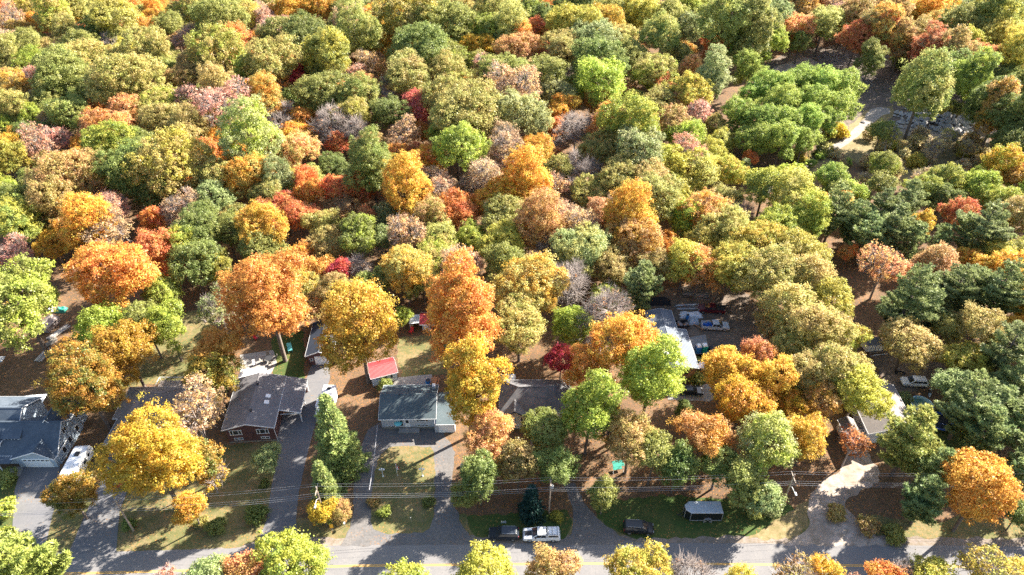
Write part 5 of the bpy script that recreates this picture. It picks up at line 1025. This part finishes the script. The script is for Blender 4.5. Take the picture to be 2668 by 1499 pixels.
# trees among the houses, each with its own description
for q in (
 (700, 790, 186, 'Z', 'oval', 'huge orange maple towering behind the brown brick house'),
 (935, 862, 192, 'A', 'round', 'large amber maple leaning over the dark garage and red roofed shed'),
 (1210, 830, 178, 'R', 'tall', 'huge rusty orange maple beside the corrugated red shed'),
 (1232, 1010, 142, 'Y', 'tall', 'tall yellow maple between the bungalow garage and the hipped house'),
 (1275, 1130, 112, 'k', 'round', 'pale orange maple in front of the cream hipped house'),
 (408, 1205, 186, 'Y', 'oval', 'large yellow maple in front of the taupe hip roof house'),
 (507, 1085, 142, 'T', 'sparse', 'half bare amber tree between the two hip and gable roof houses'),
 (560, 985, 118, 'X', 'round', 'green tree with yellow top beside the brown brick house roof'),
 (530, 1195, 92, 'X', 'round', 'green and yellow tree right behind the large yellow maple'),
 (498, 1325, 78, 'A', 'round', 'small yellow orange tree on the lawn near the road'),
 (545, 1235, 72, 'Y', 'sparse', 'small thin yellow tree at the lawn edge'),
 (185, 1290, 122, 'X', 'dome', 'round yellow topped tree between two driveways'),
 (228, 1010, 172, 'X', 'round', 'big green tree turning yellow beside the blue house'),
 (693, 1192, 66, 's', 'dome', 'small pale green tree on the brick house lawn'),
 (1048, 820, 50, 'L', 'dome', 'small lime tree left of the white tarp awning'),
 (840, 1332, 70, 'Y', 'dome', 'yellow leaved small tree below the cedar'),
 (885, 1335, 54, 'o', 'dome', 'brownish bushy tree beside the loop drive'),
 (1426, 1132, 112, 'g', 'round', 'mid green tree hiding the hipped house front'),
 (1535, 1075, 132, 'L', 'tall', 'tall yellow green tree with bare trunk beside the hipped house'),
 (1350, 1212, 102, 'o', 'round', 'brownish amber tree below the wooden front stair'),
 (1440, 1222, 112, 'G', 'round', 'dark green tree below the wooden front stair'),
 (1600, 1102, 92, 'A', 'sparse', 'thin amber tree between two green trees in front of the metal roofed house'),
 (1642, 1155, 122, 'o', 'round', 'brownish olive tree left of the concrete pad'),
 (1692, 985, 140, 'L', 'tall', 'bright lime tree in front of the long metal roofed house'),
 (1702, 1190, 102, 'g', 'round', 'mid green tree behind the black minivan'),
 (1765, 1215, 100, 'G', 'round', 'dark green tree behind the black cargo trailer'),
 (1872, 1215, 112, 'G', 'dome', 'dark green tree right of the black cargo trailer'),
 (1945, 1250, 102, 'g', 'round', 'green tree beside the lamp pole at the dirt entrance'),
 (1250, 1240, 92, 'G', 'tall', 'dark green cedar beside the loop drive'),
 (1212, 1292, 62, 'g', 'dome', 'small green tree at the loop drive mouth'),
 (1572, 1288, 76, 'g', 'round', 'small green tree beside the gravel drive'),
 (1784, 1072, 34, 'G', 'tall', 'slim dark green column tree beside the concrete pad'),
 (1990, 1292, 92, 's', 'dome', 'sage green bushy tree by the leaning lamp pole'),
 (60, 1504, 205, 'n', 'pine', 'broad yellow green pine on the near side of the road'),
 (545, 1508, 112, 's', 'round', 'pale green tree on the near side of the road'),
 (645, 1488, 112, 'k', 'round', 'coral tree across the road from the brick house drive'),
 (765, 1478, 170, 'L', 'dome', 'broad lime tree across the road from the lamp pole'),
 (432, 1516, 70, 'P', 'sparse', 'thin pinkish tree with bare tips across the road'),
 (1262, 1514, 175, 'y', 'dome', 'broad yellowish olive tree across the road from the parked wagon'),
 (1432, 1508, 135, 'o', 'round', 'tan tree across the road from the white pickup'),
 (1662, 1504, 152, 'y', 'dome', 'yellow green tree across the road from the minivan'),
 (1798, 1506, 110, 'B', 'bare', 'leafless tree reaching over the road beyond the minivan'),
 (1935, 1536, 92, 'y', 'round', 'yellow olive tree top at the road edge near the dirt entrance'),
 (2070, 1518, 112, 'o', 'sparse', 'thin brown tree next to a yellow maple across the road'),
 (2150, 1504, 84, 'Y', 'round', 'bright yellow maple across the road from the dirt entrance'),
 (2295, 1510, 92, 'R', 'round', 'bright orange maple across the road'),
 (2232, 1522, 52, 'P', 'sparse', 'thin pink sapling next to the orange maple across the road'),
 (2352, 1498, 82, 'B', 'bare', 'bare grey tree between orange maple and olive tree across the road'),
 (2432, 1506, 112, 'y', 'dome', 'olive yellow tree across the road from the pines'),
 (2572, 1496, 140, 'y', 'sparse', 'thin yellow olive tree across the road from the amber maple'),
 (2655, 1506, 92, 'y', 'round', 'olive tree at the road bend beyond the thin yellow one')):
    add_tree(*q)
add_tree(890, 1115, 128, 'g', 'spruce', 'tall green spruce between the two driveways'); trees[-1]['p'] = Vector((*P(892, 1225).xy, 10.7)); trees[-1]['t'] = LIB['spruce', 'M'][0]; trees[-1]['k'] = 1.0
trees[-1]['code'] = 'q'; COL['q'] = ((.27, .31, .09), (.18, .23, .075), 'green', 'spruce_tree')
add_tree(1383, 1300, 56, 'D', 'spruce', 'small dark blue spruce beside the weathered utility pole'); trees[-1]['p'] = Vector((*P(1383, 1345).xy, 4.2)); trees[-1]['t'] = LIB['spruce', 'S'][0]; trees[-1]['k'] = 1.05
add_tree(858, 1262, 116, 'q', 'spruce', 'dense green cedar behind the lamp pole'); trees[-1]['p'] = Vector((*P(862, 1330).xy, 7)); trees[-1]['t'] = LIB['spruce', 'M'][1]; trees[-1]['k'] = .68
# shrubs in gardens and scrub
for x, y, wd, c, lb in ((560, 1372, 46, 'G', 'clipped dark green bush at the lawn edge near the road'), (528, 1362, 34, 'O', 'pale round bush beside the clipped dark one'), (672, 1340, 52, 'G', 'dark green bush beside the brick house driveway'), (690, 1262, 26, 'G', 'little dark bush at the driveway edge'),
   (335, 1365, 34, 'G', 'dark bush at the foot of the bare utility pole'), (975, 1305, 30, 'o', 'brown bush on the lawn island beside the drive'), (1118, 1308, 34, 'G', 'dark green bush on the lawn island'), (1002, 1335, 34, 'l', 'bright green low plant on the lawn island'), (1450, 1345, 34, 'y', 'yellowish bush at the foot of the weathered pole'),
   (20, 1245, 50, 'g', 'green garden bush beside the blue house walk'), (12, 1330, 60, 'L', 'light green bush at the blue house drive'), (15, 1400, 60, 'L', 'lime bush by the road at the blue house drive'), (250, 1240, 36, 'o', 'brown shrub between white travel trailer and driveway'), (1005, 1003, 40, 'g', 'green bed of plants along the white shed'),
   (1816, 990, 40, 'g', 'green bush at the corner of the tan brick house'), (2355, 1040, 40, 's', 'pale flowering bush beside the pale roofed house'), (2390, 1105, 36, 'g', 'green bush between pale roofed house and trampoline'), (2010, 1335, 40, 's', 'pale bush under the lamp pole by the entrance'), (1965, 1340, 34, 'g', 'green bush beside the pale one at the entrance'),
   (2180, 1335, 50, 'o', 'brown roadside bush at the far side of the dirt entrance'), (2260, 1370, 54, 'o', 'tawny bush under the leaning pines'), (2330, 1390, 56, 'g', 'green undergrowth bush beneath the roadside pines')):
    add_tree(x, y, wd, c, 'shrub', lb)
for k in range(46):
    a = rt.uniform(0, 1); b = rt.uniform(0, 1); x = 2250 + 320 * a; y = 350 + 125 * b
    add_tree(x, y, rt.uniform(26, 46), rt.choice('WWWWWyo'), 'shrub' if rt.random() < .6 else 'sparse', None, note='scrub')
for k in range(10): add_tree(rt.uniform(2080, 2240), rt.uniform(400, 430) - 0, rt.uniform(20, 34), rt.choice('Wyl'), 'shrub', None, note='scrub')

# fill what lies between and just outside the frame
def inside(pt, poly):
    x, y = pt; c = False
    for (x0, y0), (x1, y1) in zip(poly, poly[1:] + poly[:1]):
        if (y0 > y) != (y1 > y) and x < (x1 - x0) * (y - y0) / (y1 - y0) + x0: c = not c
    return c
FOREST = [(-90, -70), (2760, -70), (2760, 120), (2580, 110), (2400, 90), (2230, 80), (2100, 90), (1990, 130), (1880, 160), (1870, 330), (1960, 430), (2000, 480), (2000, 640), (1860, 700), (1700, 720), (1600, 800), (1450, 850), (1300, 800), (1120, 720), (830, 740), (620, 720), (430, 680), (230, 640), (120, 610), (0, 620), (-90, 640)]
RIGHT = [(2150, 500), (2500, 480), (2640, 280), (2760, 150), (2860, 700), (2860, 1300), (2700, 1330), (2560, 1000), (2440, 820), (2300, 820), (2220, 640)]
MASS = [(1900, 640), (2150, 600), (2190, 850), (2230, 1000), (2150, 1090), (2020, 900), (2010, 780)]
THICKET = [(1290, 1165), (1400, 1170), (1480, 1090), (1560, 1020), (1620, 1020), (1720, 1070), (1860, 1090), (2080, 1120), (2050, 1265), (1900, 1250), (1560, 1235), (1340, 1245)]
LEFT = [(-160, 700), (-30, 700), (-30, 1000), (-160, 1100)]
NEAR = [(0, 1560), (2700, 1560), (2700, 1640), (0, 1640)]
pts = np.array([[t['p'].x, t['p'].y, t['R']] for t in trees if t['shape'] != 'shrub'])
gx = -330.0; cand = []
while gx < 330:
    gy = 36.0
    while gy < 400:
        cand.append((gx + rt.uniform(-2.6, 2.6), gy + rt.uniform(-2.6, 2.6))); gy += 6.4
    gx += 6.4
rt.shuffle(cand)
for x, y in cand:
    p = Vector((x, y, 9.5)); q = to_px(p); zone = None
    for nm, pl in (('forest', FOREST), ('pines', RIGHT), ('mass', MASS), ('thicket', THICKET), ('forest', LEFT), ('near', NEAR)):
        if inside(q, pl): zone = nm; break
    if not zone: continue
    Rn = rt.uniform(3.2, 5.6); d = np.hypot(pts[:, 0] - x, pts[:, 1] - y)
    if (d < (pts[:, 2] + Rn) * .74).any(): continue
    pts = np.vstack([pts, [x, y, Rn]])
    near_code = trees[int(np.argmin([(t_['p'].x - x) ** 2 + (t_['p'].y - y) ** 2 for t_ in trees]))]['code']
    code = near_code if rt.random() < .6 and near_code in 'GgOoyLsARKkTPYNl' and zone != 'thicket' else rt.choice({'forest': 'OOOOoogggyLAARkTTPB', 'pines': 'NNgoyLyA', 'mass': 'OOyyoLg', 'near': 'yOoAL', 'thicket': 'oAgGgLyG'}[zone])
    add_tree(q[0], q[1], 2 * Rn * scale_at(p), code, None, None, note='fill')
    trees[-1]['p'] = Vector((x, y, 0)); trees[-1]['squash'] = .8

# build every tree: a root with its trunk, crown and twigs
def place_name(t):
    x, y = t['px']
    if t['note'] == 'scrub': return 'in scrub by track'
    if x > 2150 and 470 < y < 1100: return 'in pine stand'
    if x > 1860 and y < 440: return 'near gravel track'
    if y > 1380: return 'across the road'
    if y > 740: return 'behind the houses' if y < 900 else 'among the houses'
    return 'in the forest'
xy = np.array([[t['p'].x, t['p'].y] for t in trees])
art = lambda s: ('an ' if s[0] in 'aeiou' else 'a ') + s
used_labels = {}
for i, t in enumerate(trees):
    c = COL[t['code']]; shp = t['shape']
    name = 'shrub' if shp == 'shrub' else ('pine_tree' if shp == 'pine' else 'spruce_tree' if shp == 'spruce' else 'bare_tree' if shp == 'bare' else c[3] if c[3] != 'shrub' else 'sapling')
    noun = {'shrub': 'shrub', 'pine_tree': 'pine', 'spruce_tree': 'spruce', 'bare_tree': 'tree', 'maple_tree': 'maple', 'locust_tree': 'locust tree', 'sapling': 'sapling'}.get(name, 'tree')
    lb = t['label']
    if not lb:
        d = np.hypot(xy[:, 0] - xy[i, 0], xy[:, 1] - xy[i, 1]); o = np.argsort(d)[1:3]; nb = [COL[trees[int(j)]['code']][2] for j in o]
        size = 'small ' if t['R'] < 3.2 else 'large ' if t['R'] > 6 else ''
        between = f'beside {art(nb[0])} one' if nb[0] == nb[1] else f'between {art(nb[0])} and {art(nb[1])} one'
        pl = place_name(t)
        for lb in (f'{size}{c[2]} {SHAPEWORD[shp]} {noun} {between} {pl}', f'{c[2]} {SHAPEWORD[shp]} {noun} {between} {pl}', f'{size}{c[2]} {noun} {between} {pl}', f'{c[2]} {noun} {between} {pl}', f'{c[2]} {noun} {between}'):
            lb = lb.replace('bare grey leafless', 'bare grey')
            if len(lb.split()) <= 16: break
    root = bpy.data.objects.new(name, None); col.objects.link(root); root.empty_display_size = .5
    root.location = (t['p'].x, t['p'].y, -.35 * t['k'] * t['t']['hc'] if shp == 'shrub' else 0); k = t['k']; root.scale = (k, k, k * (1 if t['label'] else rt.uniform(.94, 1.08)) * t.get('squash', 1)); root.rotation_euler = (0, 0, rt.uniform(0, 6.28))
    if shp == 'shrub': root.location.z = t['R'] * .55 - t['t']['hc'] * k
    tag(root, lb, 'shrub' if shp == 'shrub' else 'tree', {'shrub': 'shrubs and bushes', 'pine_tree': 'pines', 'bare_tree': 'leafless trees', 'maple_tree': 'trees in autumn colour', 'locust_tree': 'locust trees by the track', 'sapling': 'straw coloured saplings', 'spruce_tree': 'spruces'}.get(name, 'green and olive trees'))
    jit = rt.uniform(.84, 1.14); hj = rt.uniform(.93, 1.07); c2 = c[1]
    if not t['label'] and shp not in ('pine', 'spruce') and rt.random() < .42: c2 = COL[rt.choice({'O': 'oyAL', 'o': 'OkTA', 'g': 'LOyO', 'G': 'gOL', 'y': 'AOL', 'L': 'yOg', 'A': 'RYOk', 'R': 'AKoY', 'K': 'RkT', 'k': 'RATO', 'Y': 'yAL', 's': 'gOL'}.get(t['code'], t['code']))][0]
    for part in ('trunk', 'crown', 'twigs'):
        me = t['t'][part]
        if me is None or (part == 'trunk' and shp == 'shrub'): continue
        o = bpy.data.objects.new(part, me); col.objects.link(o); o.parent = root
        if part == 'crown':
            o.color = (c[0][0] * jit * hj, c[0][1] * jit / hj, c[0][2] * jit, 1); o['second_colour'] = [c2[0] * jit, c2[1] * jit, c2[2] * jit]
print('TRIS', sum(len(m.polygons)*2 for m in bpy.data.meshes)); print('INVIEW', {n: sum(1 for t in trees if COL[t['code']][3]==n and -30<t['px'][0]<2700 and -30<t['px'][1]<1540) for n in ('broadleaf_tree','oak_tree','maple_tree')}); print('TREES', len(trees), {n: sum(1 for o in bpy.data.objects if o.type == 'EMPTY' and o.name.split('.')[0] == n) for n in ('broadleaf_tree', 'oak_tree', 'maple_tree', 'bare_tree', 'pine_tree', 'locust_tree', 'shrub', 'sapling')})


# ------------------------------------------------------------------ rubble and brush in the clearing
rb = random.Random(21); mb = MB()
def rock(mb, c, r):
    i = len(mb.v); d = [(0, 0, 1), (1, 0, .2), (.3, .95, .1), (-.8, .6, .15), (-.8, -.6, .2), (.3, -.95, .1), (0, 0, -.6)]
    mb.v += [(c.x + x * r * rb.uniform(.6, 1.3), c.y + y * r * rb.uniform(.6, 1.3), c.z + z * r * rb.uniform(.5, 1.0)) for x, y, z in d]
    for k in range(5): mb.f += [[i, i + 1 + k, i + 1 + (k + 1) % 5], [i + 6, i + 1 + (k + 1) % 5, i + 1 + k]]
for k in range(520):
    a = rb.gauss(0, 1); b = rb.gauss(0, 1); p = P(2450 + 62 * a, 315 + 15 * b + 8 * math.sin(a * 2)); p.z = .2 + max(0, 1.3 - .5 * (a * a + b * b)) * rb.uniform(0, 1); rock(mb, p, rb.choice((.35, .5, .5, .8, 1.2)))
o = mb.build('rubble', 'rock'); o['kind'] = 'stuff'; tag(o, 'pale broken rock rubble heaped in the shaded clearing', 'rubble')
mb = MB()
for k in range(900):
    t = rb.random(); p = P(2150 + 95 * t + rb.gauss(0, 18), 150 + 75 * t * t + rb.gauss(0, 9)); p.z = abs(rb.gauss(0, .7)); d = Vector((rb.gauss(0, 1), rb.gauss(0, 1), rb.gauss(0, .35))).normalized() * rb.uniform(.8, 2.4)
    mb.tube([p - d, p + d], [.09, .03], 3, cap=False)
o = mb.build('brush_pile', 'pale_bark'); o['kind'] = 'stuff'; tag(o, 'long heap of cut brush and branches along the clearing edge', 'brush')
